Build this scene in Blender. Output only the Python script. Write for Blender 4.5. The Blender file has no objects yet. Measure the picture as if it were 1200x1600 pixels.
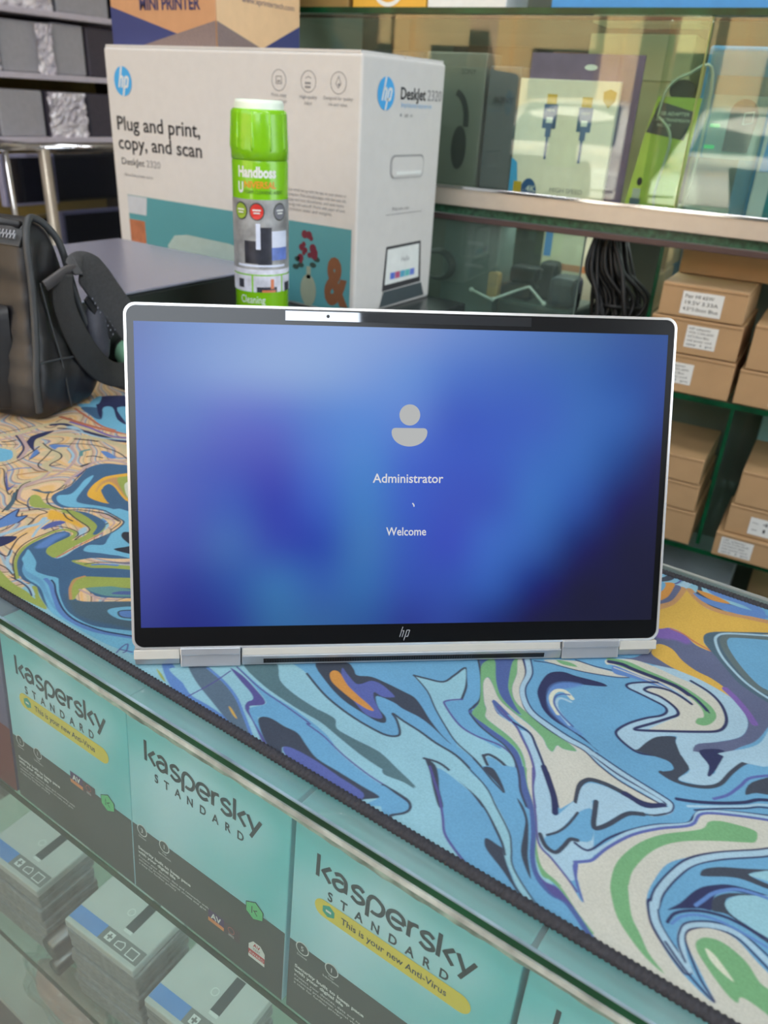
import bpy, bmesh, math, random
import numpy as np
from mathutils import Vector, Matrix
PI = math.pi
random.seed(7)
SC = bpy.context.scene
COL = SC.collection

# ------------------------------------------------------------------ camera
# world: X runs along the counter (to the right), Y away from the customer, Z up; Z = 0 is the counter's glass top
cam_d = bpy.data.cameras.new('camera')
cam = bpy.data.objects.new('camera', cam_d)
COL.objects.link(cam)
R_ = Vector((0.81953, 0.57060, 0.05271)); U_ = Vector((-0.30005, 0.34894, 0.88781)); F_ = Vector((-0.48820, 0.74341, -0.45718))
cam.matrix_world = Matrix(((R_.x, U_.x, -F_.x, 0.0), (R_.y, U_.y, -F_.y, 0.0), (R_.z, U_.z, -F_.z, 0.29007), (0, 0, 0, 1)))
cam_d.sensor_fit = 'HORIZONTAL'
cam_d.sensor_width = 36.0
cam_d.lens = 36.0 * 1245.51 / 1200.0
cam_d.clip_start = 0.02
cam_d.clip_end = 200
cam_d.dof.use_dof = True
cam_d.dof.focus_distance = 0.46
cam_d.dof.aperture_fstop = 16.0
SC.camera = cam
SC.view_settings.view_transform = 'Standard'
SC.view_settings.look = 'None'
SC.view_settings.gamma = 1.0
SC.view_settings.use_curve_mapping = False
SC.view_settings.exposure = 0.0
SC.cycles.max_bounces = 10
SC.cycles.transparent_max_bounces = 24
SC.cycles.use_denoising = True

# ------------------------------------------------------------------ light: daylight from the open street side, lamps on the ceiling
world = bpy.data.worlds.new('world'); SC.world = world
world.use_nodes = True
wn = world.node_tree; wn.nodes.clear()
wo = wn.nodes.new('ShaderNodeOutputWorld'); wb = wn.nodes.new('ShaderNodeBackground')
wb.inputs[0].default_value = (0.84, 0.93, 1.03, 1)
# sky with a bright lobe added over the street to light the laptop bezel
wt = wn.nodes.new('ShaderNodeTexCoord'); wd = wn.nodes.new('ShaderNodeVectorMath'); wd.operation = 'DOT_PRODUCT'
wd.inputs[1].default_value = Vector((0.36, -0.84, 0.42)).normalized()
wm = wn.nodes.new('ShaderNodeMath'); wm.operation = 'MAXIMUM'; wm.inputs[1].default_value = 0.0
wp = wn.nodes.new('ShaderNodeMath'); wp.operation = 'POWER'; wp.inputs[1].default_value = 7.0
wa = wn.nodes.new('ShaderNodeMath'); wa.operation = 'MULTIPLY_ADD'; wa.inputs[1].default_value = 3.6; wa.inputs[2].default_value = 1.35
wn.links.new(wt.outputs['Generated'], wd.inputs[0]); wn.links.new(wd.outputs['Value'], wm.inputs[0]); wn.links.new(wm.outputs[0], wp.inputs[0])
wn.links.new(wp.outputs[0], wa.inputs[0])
w2 = wn.nodes.new('ShaderNodeVectorMath'); w2.operation = 'DOT_PRODUCT'; w2.inputs[1].default_value = Vector((0.95, 0.05, 0.28)).normalized()  # second lobe, added to brighten the printer carton's right face
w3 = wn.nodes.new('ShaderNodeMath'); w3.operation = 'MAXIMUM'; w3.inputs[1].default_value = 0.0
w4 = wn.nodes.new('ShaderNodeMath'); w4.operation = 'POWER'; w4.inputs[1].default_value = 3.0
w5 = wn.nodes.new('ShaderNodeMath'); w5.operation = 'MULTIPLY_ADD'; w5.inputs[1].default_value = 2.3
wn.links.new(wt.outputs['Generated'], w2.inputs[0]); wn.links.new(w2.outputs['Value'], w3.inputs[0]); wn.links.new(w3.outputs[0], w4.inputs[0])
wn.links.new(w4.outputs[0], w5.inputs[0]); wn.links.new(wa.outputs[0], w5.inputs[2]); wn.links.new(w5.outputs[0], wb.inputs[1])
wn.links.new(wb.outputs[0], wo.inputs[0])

def area_light(name, loc, size, power, rot=(0, 0, 0), color=(1, 1, 1)):
    d = bpy.data.lights.new(name, 'AREA'); d.shape = 'RECTANGLE'; d.size, d.size_y = size
    d.energy = power; d.color = color
    o = bpy.data.objects.new(name, d); COL.objects.link(o)
    o.location = loc; o.rotation_euler = rot
    return o
CEIL = 1.75
LAMPS = [(-1.5, -0.6), (-0.3, -0.6), (0.9, -0.6), (-1.5, 0.62), (-0.3, 0.62), (0.9, 0.62)]
for (lx, ly) in LAMPS:
    area_light('ceiling_light_glow', (lx, ly, CEIL - 0.045), (0.9, 0.16), 5.0, color=(0.95, 0.98, 1.0))
sun_d = bpy.data.lights.new('sun', 'SUN'); sun_d.energy = 24.0; sun_d.angle = 0.01; sun_d.color = (1.0, 0.93, 0.8)
sun = bpy.data.objects.new('sun', sun_d); COL.objects.link(sun)
sun.rotation_euler = (math.radians(-48), math.radians(20), math.radians(-20))

# ------------------------------------------------------------------ helpers
def lin(c):
    f = lambda v: (v / 255.0) / 12.92 if v / 255.0 <= 0.04045 else ((v / 255.0 + 0.055) / 1.055) ** 2.4
    return (f(c[0]), f(c[1]), f(c[2]), 1.0)

MATS = {}
def mat(name, rgb, rough=0.5, metal=0.0, spec=0.5, var=0.04, scale=60.0, bump=0.0, bscale=400.0, coat=0.0, emit=0.0):
    """plain procedural surface: colour with a little mottling and, if asked, fine bump"""
    if name in MATS: return MATS[name]
    m = bpy.data.materials.new(name); m.use_nodes = True
    nt = m.node_tree; b = nt.nodes['Principled BSDF']
    tc = nt.nodes.new('ShaderNodeTexCoord')
    nz = nt.nodes.new('ShaderNodeTexNoise'); nz.inputs['Scale'].default_value = scale; nz.inputs['Detail'].default_value = 3
    nt.links.new(tc.outputs['Object'], nz.inputs['Vector'])
    rp = nt.nodes.new('ShaderNodeValToRGB')
    c = lin(rgb)
    rp.color_ramp.elements[0].position = 0.3; rp.color_ramp.elements[1].position = 0.7
    rp.color_ramp.elements[0].color = (c[0] * (1 - var), c[1] * (1 - var), c[2] * (1 - var), 1)
    rp.color_ramp.elements[1].color = (min(1, c[0] * (1 + var)), min(1, c[1] * (1 + var)), min(1, c[2] * (1 + var)), 1)
    nt.links.new(nz.outputs['Fac'], rp.inputs['Fac'])
    nt.links.new(rp.outputs['Color'], b.inputs['Base Color'])
    b.inputs['Roughness'].default_value = rough
    b.inputs['Metallic'].default_value = metal
    b.inputs['Specular IOR Level'].default_value = spec
    if coat: b.inputs['Coat Weight'].default_value = coat; b.inputs['Coat Roughness'].default_value = 0.08
    if bump:
        n2 = nt.nodes.new('ShaderNodeTexNoise'); n2.inputs['Scale'].default_value = bscale; n2.inputs['Detail'].default_value = 2
        nt.links.new(tc.outputs['Object'], n2.inputs['Vector'])
        bp = nt.nodes.new('ShaderNodeBump'); bp.inputs['Strength'].default_value = bump; bp.inputs['Distance'].default_value = 0.001
        nt.links.new(n2.outputs['Fac'], bp.inputs['Height']); nt.links.new(bp.outputs['Normal'], b.inputs['Normal'])
    if emit:
        nt.links.new(rp.outputs['Color'], b.inputs['Emission Color']); b.inputs['Emission Strength'].default_value = emit
    MATS[name] = m
    return m

def emission(name, rgb, strength=1.0):
    if name in MATS: return MATS[name]
    m = bpy.data.materials.new(name); m.use_nodes = True
    nt = m.node_tree; nt.nodes.clear()
    o = nt.nodes.new('ShaderNodeOutputMaterial'); e = nt.nodes.new('ShaderNodeEmission')
    e.inputs[0].default_value = lin(rgb); e.inputs[1].default_value = strength
    nt.links.new(e.outputs[0], o.inputs[0]); MATS[name] = m
    return m

def glass(name, tint=(225, 245, 238), refl=1.0, rough=0.0, haze=0.0, hazec=(200, 220, 215)):
    """thin pane: light passes straight through, Fresnel reflection on top, optional milky haze as diffuse colour"""
    if name in MATS: return MATS[name]
    m = bpy.data.materials.new(name); m.use_nodes = True
    nt = m.node_tree; nt.nodes.clear()
    o = nt.nodes.new('ShaderNodeOutputMaterial')
    t = nt.nodes.new('ShaderNodeBsdfTransparent'); t.inputs[0].default_value = lin(tint)
    g = nt.nodes.new('ShaderNodeBsdfGlossy'); g.inputs['Roughness'].default_value = rough; g.inputs[0].default_value = (refl, refl, refl, 1)
    fr = nt.nodes.new('ShaderNodeFresnel')
    ge = nt.nodes.new('ShaderNodeNewGeometry'); io = nt.nodes.new('ShaderNodeMapRange')   # same reflectance from both faces of the pane
    io.inputs[3].default_value = 1.5; io.inputs[4].default_value = 1.0 / 1.5
    nt.links.new(ge.outputs['Backfacing'], io.inputs[0]); nt.links.new(io.outputs[0], fr.inputs[0])
    mx = nt.nodes.new('ShaderNodeMixShader')
    nt.links.new(fr.outputs[0], mx.inputs[0]); nt.links.new(t.outputs[0], mx.inputs[1]); nt.links.new(g.outputs[0], mx.inputs[2])
    last = mx
    if haze:  # milky veil mixed in as diffuse colour, mottled by noise
        d = nt.nodes.new('ShaderNodeBsdfDiffuse'); d.inputs[0].default_value = lin(hazec)
        nz = nt.nodes.new('ShaderNodeTexNoise'); nz.inputs['Scale'].default_value = 14; nz.inputs['Detail'].default_value = 5
        tc = nt.nodes.new('ShaderNodeTexCoord'); nt.links.new(tc.outputs['Object'], nz.inputs['Vector'])
        mr = nt.nodes.new('ShaderNodeMapRange'); mr.inputs[1].default_value = 0.3; mr.inputs[2].default_value = 0.75
        mr.inputs[3].default_value = haze * 0.6; mr.inputs[4].default_value = haze * 1.4
        nt.links.new(nz.outputs['Fac'], mr.inputs[0])
        m2 = nt.nodes.new('ShaderNodeMixShader'); nt.links.new(mr.outputs[0], m2.inputs[0])
        nt.links.new(mx.outputs[0], m2.inputs[1]); nt.links.new(d.outputs[0], m2.inputs[2]); last = m2
    nt.links.new(last.outputs[0], o.inputs[0]); MATS[name] = m
    return m

def crom(pts, n=6, closed=False):
    """Catmull-Rom through points (tuples of any dimension)"""
    P = [np.array(p, float) for p in pts]
    if len(P) < 3: return [tuple(p) for p in P]
    out = []; N = len(P)
    rng = range(N) if closed else range(N - 1)
    for i in rng:
        if closed: a, b, c, d = P[i - 1], P[i], P[(i + 1) % N], P[(i + 2) % N]
        else: a, b, c, d = P[max(i - 1, 0)], P[i], P[i + 1], P[min(i + 2, N - 1)]
        for k in range(n):
            t = k / n
            out.append(tuple(0.5 * ((2 * b) + (c - a) * t + (2 * a - 5 * b + 4 * c - d) * t * t + (3 * b - a - 3 * c + d) * t ** 3)))
    if not closed: out.append(tuple(P[-1]))
    return out

def arc(cx, cy, r, a0, a1, n=16, ry=None):
    ry = r if ry is None else ry
    return [(cx + r * math.cos(math.radians(a0 + (a1 - a0) * i / n)), cy + ry * math.sin(math.radians(a0 + (a1 - a0) * i / n))) for i in range(n + 1)]

class MB:
    """collects shapes in a local frame (origin o, axes x, y, z) and links them as ONE mesh object"""
    def __init__(s):
        s.v = []; s.f = []; s.m = []; s.mats = []; s.cur = 0; s.frame()
    def frame(s, o=(0, 0, 0), x=(1, 0, 0), y=(0, 1, 0)):
        s.o = Vector(o); s.x = Vector(x).normalized(); s.y = Vector(y).normalized(); s.z = s.x.cross(s.y).normalized(); return s
    def use(s, m):
        if m not in s.mats: s.mats.append(m)
        s.cur = s.mats.index(m); return s
    def p(s, a, b, c=0.0):
        q = s.o + s.x * a + s.y * b + s.z * c; s.v.append((q.x, q.y, q.z)); return len(s.v) - 1
    def face(s, idx): s.f.append(tuple(idx)); s.m.append(s.cur)
    def box(s, x0, x1, y0, y1, z0, z1):
        i = [s.p(*q) for q in ((x0, y0, z0), (x1, y0, z0), (x1, y1, z0), (x0, y1, z0), (x0, y0, z1), (x1, y0, z1), (x1, y1, z1), (x0, y1, z1))]
        for q in ((0, 3, 2, 1), (4, 5, 6, 7), (0, 1, 5, 4), (1, 2, 6, 5), (2, 3, 7, 6), (3, 0, 4, 7)): s.face([i[k] for k in q])
        return s
    def prism(s, pts, z0, z1):
        n = len(pts); a = [s.p(q[0], q[1], z0) for q in pts]; b = [s.p(q[0], q[1], z1) for q in pts]
        area = sum(pts[i][0] * pts[(i + 1) % n][1] - pts[(i + 1) % n][0] * pts[i][1] for i in range(n))
        if area < 0: a.reverse(); b.reverse()
        s.face(a[::-1]); s.face(b)
        for i in range(n): s.face((a[i], a[(i + 1) % n], b[(i + 1) % n], b[i]))
        return s
    def flat(s, pts, h=0.0002):
        n = len(pts); area = sum(pts[i][0] * pts[(i + 1) % n][1] - pts[(i + 1) % n][0] * pts[i][1] for i in range(n))
        a = [s.p(q[0], q[1], h) for q in pts]
        s.face(a if area > 0 else a[::-1]); return s
    def rect(s, x0, x1, y0, y1, h=0.0002): return s.flat([(x0, y0), (x1, y0), (x1, y1), (x0, y1)], h)
    def disc(s, cx, cy, r, h=0.0002, ry=None, n=28): return s.flat(arc(cx, cy, r, 0, 360, n, ry)[:-1], h)
    def stroke(s, pts, w, h=0.0003, closed=False):
        P = [Vector((q[0], q[1])) for q in pts]; n = len(P); L = []; R = []
        ws = w if isinstance(w, (list, tuple)) else [w] * n
        for i in range(n):
            a = P[i - 1] if (i > 0 or closed) else P[i]; b = P[(i + 1) % n] if (i < n - 1 or closed) else P[i]
            d1 = (P[i] - a); d2 = (b - P[i])
            if d1.length < 1e-9: d1 = d2
            if d2.length < 1e-9: d2 = d1
            d1 = d1.normalized(); d2 = d2.normalized(); t = (d1 + d2)
            t = t.normalized() if t.length > 1e-6 else d1
            nn = Vector((-t.y, t.x)); k = 1.0 / max(0.5, nn.dot(Vector((-d1.y, d1.x))))
            hw = ws[i] * 0.5 * k
            L.append(s.p(P[i].x + nn.x * hw, P[i].y + nn.y * hw, h)); R.append(s.p(P[i].x - nn.x * hw, P[i].y - nn.y * hw, h))
        for i in range(n if closed else n - 1):
            j = (i + 1) % n; s.face((R[i], R[j], L[j], L[i]))
        return s
    def ring(s, cx, cy, r, w, h=0.0003, ry=None): return s.stroke(arc(cx, cy, r, 0, 360, 32, ry)[:-1], w, h, True)
    def text(s, txt, x, y, size, h=0.0003, align='LEFT', sx=1.0, bold=0.0, spacing=1.0, fit=None, shear=0.0):
        cu = bpy.data.curves.new('t', 'FONT'); cu.body = txt; cu.size = 1.0; cu.align_x = align
        cu.space_character = spacing; cu.offset = bold; cu.resolution_u = 3; cu.fill_mode = 'FRONT'; cu.shear = shear
        ob = bpy.data.objects.new('t', cu); COL.objects.link(ob)
        dg = bpy.context.evaluated_depsgraph_get(); dg.update()
        me = bpy.data.meshes.new_from_object(ob.evaluated_get(dg))
        xs = [q.co.x for q in me.vertices]
        k = size * sx
        if fit and xs: k = fit / (max(xs) - min(xs))
        base = len(s.v)
        for q in me.vertices: s.p(x + q.co.x * k, y + q.co.y * size, h)
        for f in me.polygons:
            idx = [base + i for i in f.vertices]
            if f.normal.z < 0: idx = idx[::-1]
            s.face(idx)
        COL.objects.unlink(ob); bpy.data.objects.remove(ob); bpy.data.curves.remove(cu); bpy.data.meshes.remove(me)
        return s
    def tube(s, pts, r, n=10, closed=False, cap=True):
        P = [Vector(q) for q in pts]; N = len(P); rings = []; prev = None
        rs = r if isinstance(r, (list, tuple)) else [r] * N
        for i in range(N):
            a = P[i - 1] if (i > 0 or closed) else P[i]; b = P[(i + 1) % N] if (i < N - 1 or closed) else P[i]
            t = (b - a).normalized()
            if prev is None:
                u = t.orthogonal().normalized()
            else:
                u = prev - t * prev.dot(t)
                u = u.normalized() if u.length > 1e-6 else t.orthogonal().normalized()
            prev = u; w = t.cross(u)
            rings.append([s.p(*(P[i] + (u * math.cos(2 * PI * k / n) + w * math.sin(2 * PI * k / n)) * rs[i])) for k in range(n)])
        for i in range(N if closed else N - 1):
            A = rings[i]; B = rings[(i + 1) % N]
            for k in range(n): s.face((A[k], A[(k + 1) % n], B[(k + 1) % n], B[k]))
        if cap and not closed: s.face(rings[0][::-1]); s.face(rings[-1])
        return s
    def band(s, pts, ups, w, t):
        """flat webbing: centre line pts, 'ups' gives the direction of its width at every point"""
        P = [Vector(q) for q in pts]; N = len(P); rings = []
        for i in range(N):
            a = P[max(i - 1, 0)]; b = P[min(i + 1, N - 1)]; d = (b - a).normalized()
            u = Vector(ups[i] if isinstance(ups, list) else ups); u = (u - d * u.dot(d)).normalized(); n = d.cross(u)
            ww = w[i] if isinstance(w, (list, tuple)) else w
            rings.append([s.p(*(P[i] + u * a_ * ww / 2 + n * b_ * t / 2)) for a_, b_ in ((-1, -.6), (-.9, -1), (.9, -1), (1, -.6), (1, .6), (.9, 1), (-.9, 1), (-1, .6))])
        for i in range(N - 1):
            for k in range(8): s.face((rings[i][k], rings[i][(k + 1) % 8], rings[i + 1][(k + 1) % 8], rings[i + 1][k]))
        s.face(rings[0][::-1]); s.face(rings[-1])
        return s
    def lathe(s, prof, n=40, a0=0, a1=360):
        full = abs(a1 - a0) >= 360; rings = []
        m = n if full else n + 1
        for (r, z) in prof:
            rings.append([s.p(r * math.cos(math.radians(a0 + (a1 - a0) * k / n)), r * math.sin(math.radians(a0 + (a1 - a0) * k / n)), z) for k in range(m)])
        for i in range(len(prof) - 1):
            for k in range(m if full else m - 1):
                j = (k + 1) % m; s.face((rings[i][k], rings[i][j], rings[i + 1][j], rings[i + 1][k]))
        return s
    def build(s, name, m=None, parent=None, bevel=0.0, seg=2, smooth=False, kind=None, label=None, loc=None, sub=0):
        me = bpy.data.meshes.new(name); me.from_pydata(s.v, [], s.f)
        mats = s.mats if s.mats else [m]
        for q in mats: me.materials.append(q)
        if len(mats) > 1: me.polygons.foreach_set('material_index', s.m)
        if bevel:
            bm = bmesh.new(); bm.from_mesh(me)
            bmesh.ops.remove_doubles(bm, verts=bm.verts, dist=1e-6)
            ed = [e for e in bm.edges if len(e.link_faces) == 2 and e.calc_face_angle(0) > 0.6]
            bmesh.ops.bevel(bm, geom=ed, offset=bevel, segments=seg, affect='EDGES', profile=0.5, clamp_overlap=True)
            bm.to_mesh(me); bm.free()
        if smooth: me.polygons.foreach_set('use_smooth', [True] * len(me.polygons))
        o = bpy.data.objects.new(name, me); COL.objects.link(o)
        if sub:
            md = o.modifiers.new('sub', 'SUBSURF'); md.levels = sub; md.render_levels = sub
        if parent is not None: o.parent = parent
        if loc is not None: o.location = loc
        if kind: o['kind'] = kind
        if label: o['label'] = label
        return o

def tag(o, label, cat, group=None, kind=None):
    o['label'] = label; o['category'] = cat
    if group: o['group'] = group
    if kind: o['kind'] = kind
    return o
def thing(name, label, cat, loc=(0, 0, 0), rz=0.0, group=None, kind=None):
    o = bpy.data.objects.new(name, None); COL.objects.link(o); o.empty_display_size = 0.02
    o.location = loc; o.rotation_euler = (0, 0, rz)
    return tag(o, label, cat, group, kind)
def struct(o): o['kind'] = 'structure'; return o
def copy_tree(o, parent=None):
    c = o.copy(); COL.objects.link(c)
    if parent is not None: c.parent = parent
    for ch in list(o.children): copy_tree(ch, c)
    return c

# ------------------------------------------------------------------ the room
m_wall = mat('painted_wall', (205, 205, 198), 0.8, var=0.03, scale=3)
m_dwall = mat('dark_panel_wall', (74, 66, 52), 0.7, var=0.15, scale=6)
m_floor = mat('floor_tile', (150, 140, 128), 0.35, var=0.12, scale=2)
m_alu = mat('aluminium', (205, 198, 190), 0.33, 0.85, var=0.05, scale=30)
m_chrome = mat('chrome', (225, 225, 228), 0.12, 1.0, var=0.02)
m_dark = mat('black_plastic', (26, 26, 29), 0.42, var=0.1)
m_gedge = mat('green_glass_edge', (6, 62, 36), 0.25, spec=0.35, var=0.5, scale=18)
m_gedge_lt = mat('pale_glass_edge', (128, 150, 160), 0.2, spec=0.6, var=0.4, scale=30)
m_glass = glass('counter_glass', (240, 250, 247), 0.9, haze=0.16, hazec=(196, 214, 218))
m_pane = glass('showcase_pane', (246, 252, 250), 0.75, haze=0.035, hazec=(196, 214, 222))
m_door = glass('cabinet_glass', (240, 248, 243), 1.0)
m_shelfglass = glass('shelf_glass', (240, 250, 246), 1.0, haze=0.03)
FZ = -1.0
b = MB(); b.box(-3.6, 3.2, -14, 2.6, FZ - 0.05, FZ); struct(b.build('floor', m_floor))
b = MB(); b.box(-3.6, 3.2, -1.35, 2.6, CEIL, CEIL + 0.06); struct(b.build('ceiling', m_wall))
b = MB(); b.box(-3.6, 3.2, 2.1, 2.2, FZ, CEIL); struct(b.build('wall_back', m_wall))
b = MB(); b.box(-3.0, -2.85, -2.3, 2.1, FZ, CEIL); struct(b.build('wall_left', m_dwall))
for (lx, ly), wh in zip(LAMPS, ('front left', 'front middle', 'front right', 'rear left', 'rear middle', 'rear right')):
    t = thing('ceiling_light', 'white tube light fixture on the shop ceiling, %s one of six' % wh, 'light', (lx, ly, CEIL), 0, 'ceiling lights of the shop')
    q = MB(); q.box(-0.47, 0.47, -0.09, 0.09, -0.035, 0); q.build('housing', m_wall, t, bevel=0.004)
    q = MB(); q.box(-0.45, 0.45, -0.075, 0.075, -0.042, -0.034); q.build('diffuser', emission('lamp_diffuser', (250, 252, 255), 4.0), t)

# ------------------------------------------------------------------ glass counter (showcase) with its inside shelf
GY0, GY1 = 0.2055, 0.535
cx0, cx1 = -0.80, 0.40
t = thing('glass_counter', 'glass display counter with green edges carrying the laptop and patterned mat', 'counter', (0, 0, 0))
b = MB(); b.box(cx0, cx1, GY0, GY1, -0.0055, -0.0002); b.build('glass_top', m_glass, t)
b = MB(); b.use(m_gedge); b.box(cx0, cx1, GY0 - 0.0012, GY0, -0.0054, -0.0010)
b.use(m_gedge_lt); b.box(cx0, cx1, GY0 - 0.0012, GY0, -0.0010, -0.0001)
b.use(m_alu); b.box(cx0, cx1, GY1, GY1 + 0.003, -0.014, 0.0005)
b.build('polished_edge', None, t)
m_seal = mat('clear_sealant', (178, 186, 180), 0.3, spec=0.8, var=0.35, scale=80, bump=0.8, bscale=120)
m_seal2 = mat('old_sealant', (128, 150, 138), 0.5, spec=0.5, var=0.5, scale=110, bump=1.0, bscale=160)
b = MB(); b.use(m_seal); b.box(cx0, cx1, 0.2035, 0.2080, -0.0090, -0.0056); b.use(m_seal2)
rr = random.Random(3); n = 260; top = []; bot = []
for i in range(n):
    x = cx0 + (cx1 - cx0) * i / (n - 1); bot.append((x, -0.0118 - 0.0012 * rr.random() - 0.0007 * math.sin(x * 40))); top.append((x, -0.0090))
for i in range(n - 1):
    a = [b.p(top[i][0], 0.2036, top[i][1]), b.p(bot[i][0], 0.2040, bot[i][1]), b.p(bot[i + 1][0], 0.2040, bot[i + 1][1]), b.p(top[i + 1][0], 0.2036, top[i + 1][1])]
    b.face(a)
b.build('sealant_bead', None, t)
b = MB(); b.box(cx0, cx1, 0.2044, 0.2078, -0.60, -0.0090); b.build('front_pane', m_pane, t)
m_inner = mat('showcase_lining', (178, 188, 182), 0.6, var=0.06)
b = MB(); b.box(cx0, cx1, 0.50, 0.512, -0.62, -0.010); b.build('back_panel', m_inner, t)
b = MB(); b.box(cx0 + 0.01, cx1 - 0.01, 0.285, 0.297, -0.0120, -0.0058); b.build('strip_light', emission('strip_diffuser', (240, 252, 250), 2.0), t)
area_light('showcase_strip_glow', ((cx0 + cx1) / 2, 0.291, -0.0125), (1.15, 0.012), 1.2, color=(0.93, 1.0, 0.98))
b = MB(); b.box(cx0, cx1, 0.2086, 0.33, -0.1792, -0.1732); b.build('inner_glass_shelf', m_shelfglass, t)
b = MB(); b.box(cx0, cx1, 0.2080, 0.2086, -0.1794, -0.1731); b.build('shelf_edge', m_gedge, t)
b = MB(); b.box(cx0, cx1, 0.2082, 0.499, -0.408, -0.400); b.build('lower_shelf', m_shelfglass, t)
b = MB(); b.box(cx0, cx1, 0.2080, 0.2084, -0.4082, -0.3998); b.build('shelf_edge', m_gedge, t)
b = MB(); b.box(cx0, cx1, 0.2082, 0.499, -0.548, -0.540); b.build('bottom_shelf', mat('shelf_board', (206, 212, 202), 0.35, var=0.12, scale=12), t)
b = MB(); b.box(cx0, cx1, 0.204, 0.512, FZ, -0.60); b.build('plinth', mat('plinth_panel', (120, 118, 112), 0.5), t)
b = MB(); b.tube([(-0.452, 0.2125, -0.366), (-0.452, 0.495, -0.366)], 0.0110, 20); b.tube([(-0.452, 0.2125, -0.3915), (-0.452, 0.495, -0.3915)], 0.0075, 16)  # steel tubes standing in for bars reflected in the front pane
b.build('reflection_bars', mat('reflection_bar_steel', (120, 122, 124), 0.25, 0.9, var=0.2), t, smooth=True)

# unseen dark block added on the customer's side: it darkens the lower reflections in the laptop panel
t = thing('reflection_blocker', 'unseen dark block added on the customer side to darken the laptop reflections', 'stand', (1.42, -1.02, FZ), math.radians(51))
b = MB(); b.box(-2.0, 1.7, -0.15, 0.15, 0, 1.74); b.build('body', m_dark, t, bevel=0.01)
b = MB(); b.box(-0.17, 0.9, -0.15, 0.15, 1.74, 2.70); b.build('upper_body', mat('slate_panel', (84, 88, 94), 0.5), t, bevel=0.01)  # taller section added to darken the right half of the camera strip
for z in (0.45, 0.85, 1.25):
    b = MB(); b.box(-1.9, 1.6, 0.15, 0.20, z, z + 0.02); b.build('shelf_board', m_dark, t)

# ------------------------------------------------------------------ desk mat with a marbled print
PATC = {'BL': (92, 130, 188), 'BR': (186, 142, 98), 'CR': (192, 193, 182), 'DK': (46, 50, 62), 'DU': (74, 98, 114), 'GB': (92, 100, 130), 'GOLD': (222, 172, 66), 'GR': (112, 164, 118), 'GS': (88, 108, 126), 'GY': (92, 108, 112), 'LAV': (120, 95, 165), 'LB': (140, 186, 200), 'LB2': (158, 190, 208), 'MAU': (184, 158, 156), 'MB': (102, 158, 194), 'NV': (44, 50, 88), 'OL': (150, 164, 84), 'OR': (198, 140, 70), 'PE': (224, 190, 152), 'PU': (84, 82, 140), 'RED': (186, 110, 84), 'SB': (76, 96, 150), 'SK': (112, 176, 206), 'SL': (60, 68, 82), 'ST': (66, 100, 134), 'TAN': (196, 184, 148), 'TE': (96, 142, 142), 'TG': (82, 112, 120), 'VI': (86, 98, 160), 'WH': (205, 210, 190), 'YE': (206, 168, 78)}
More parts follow.
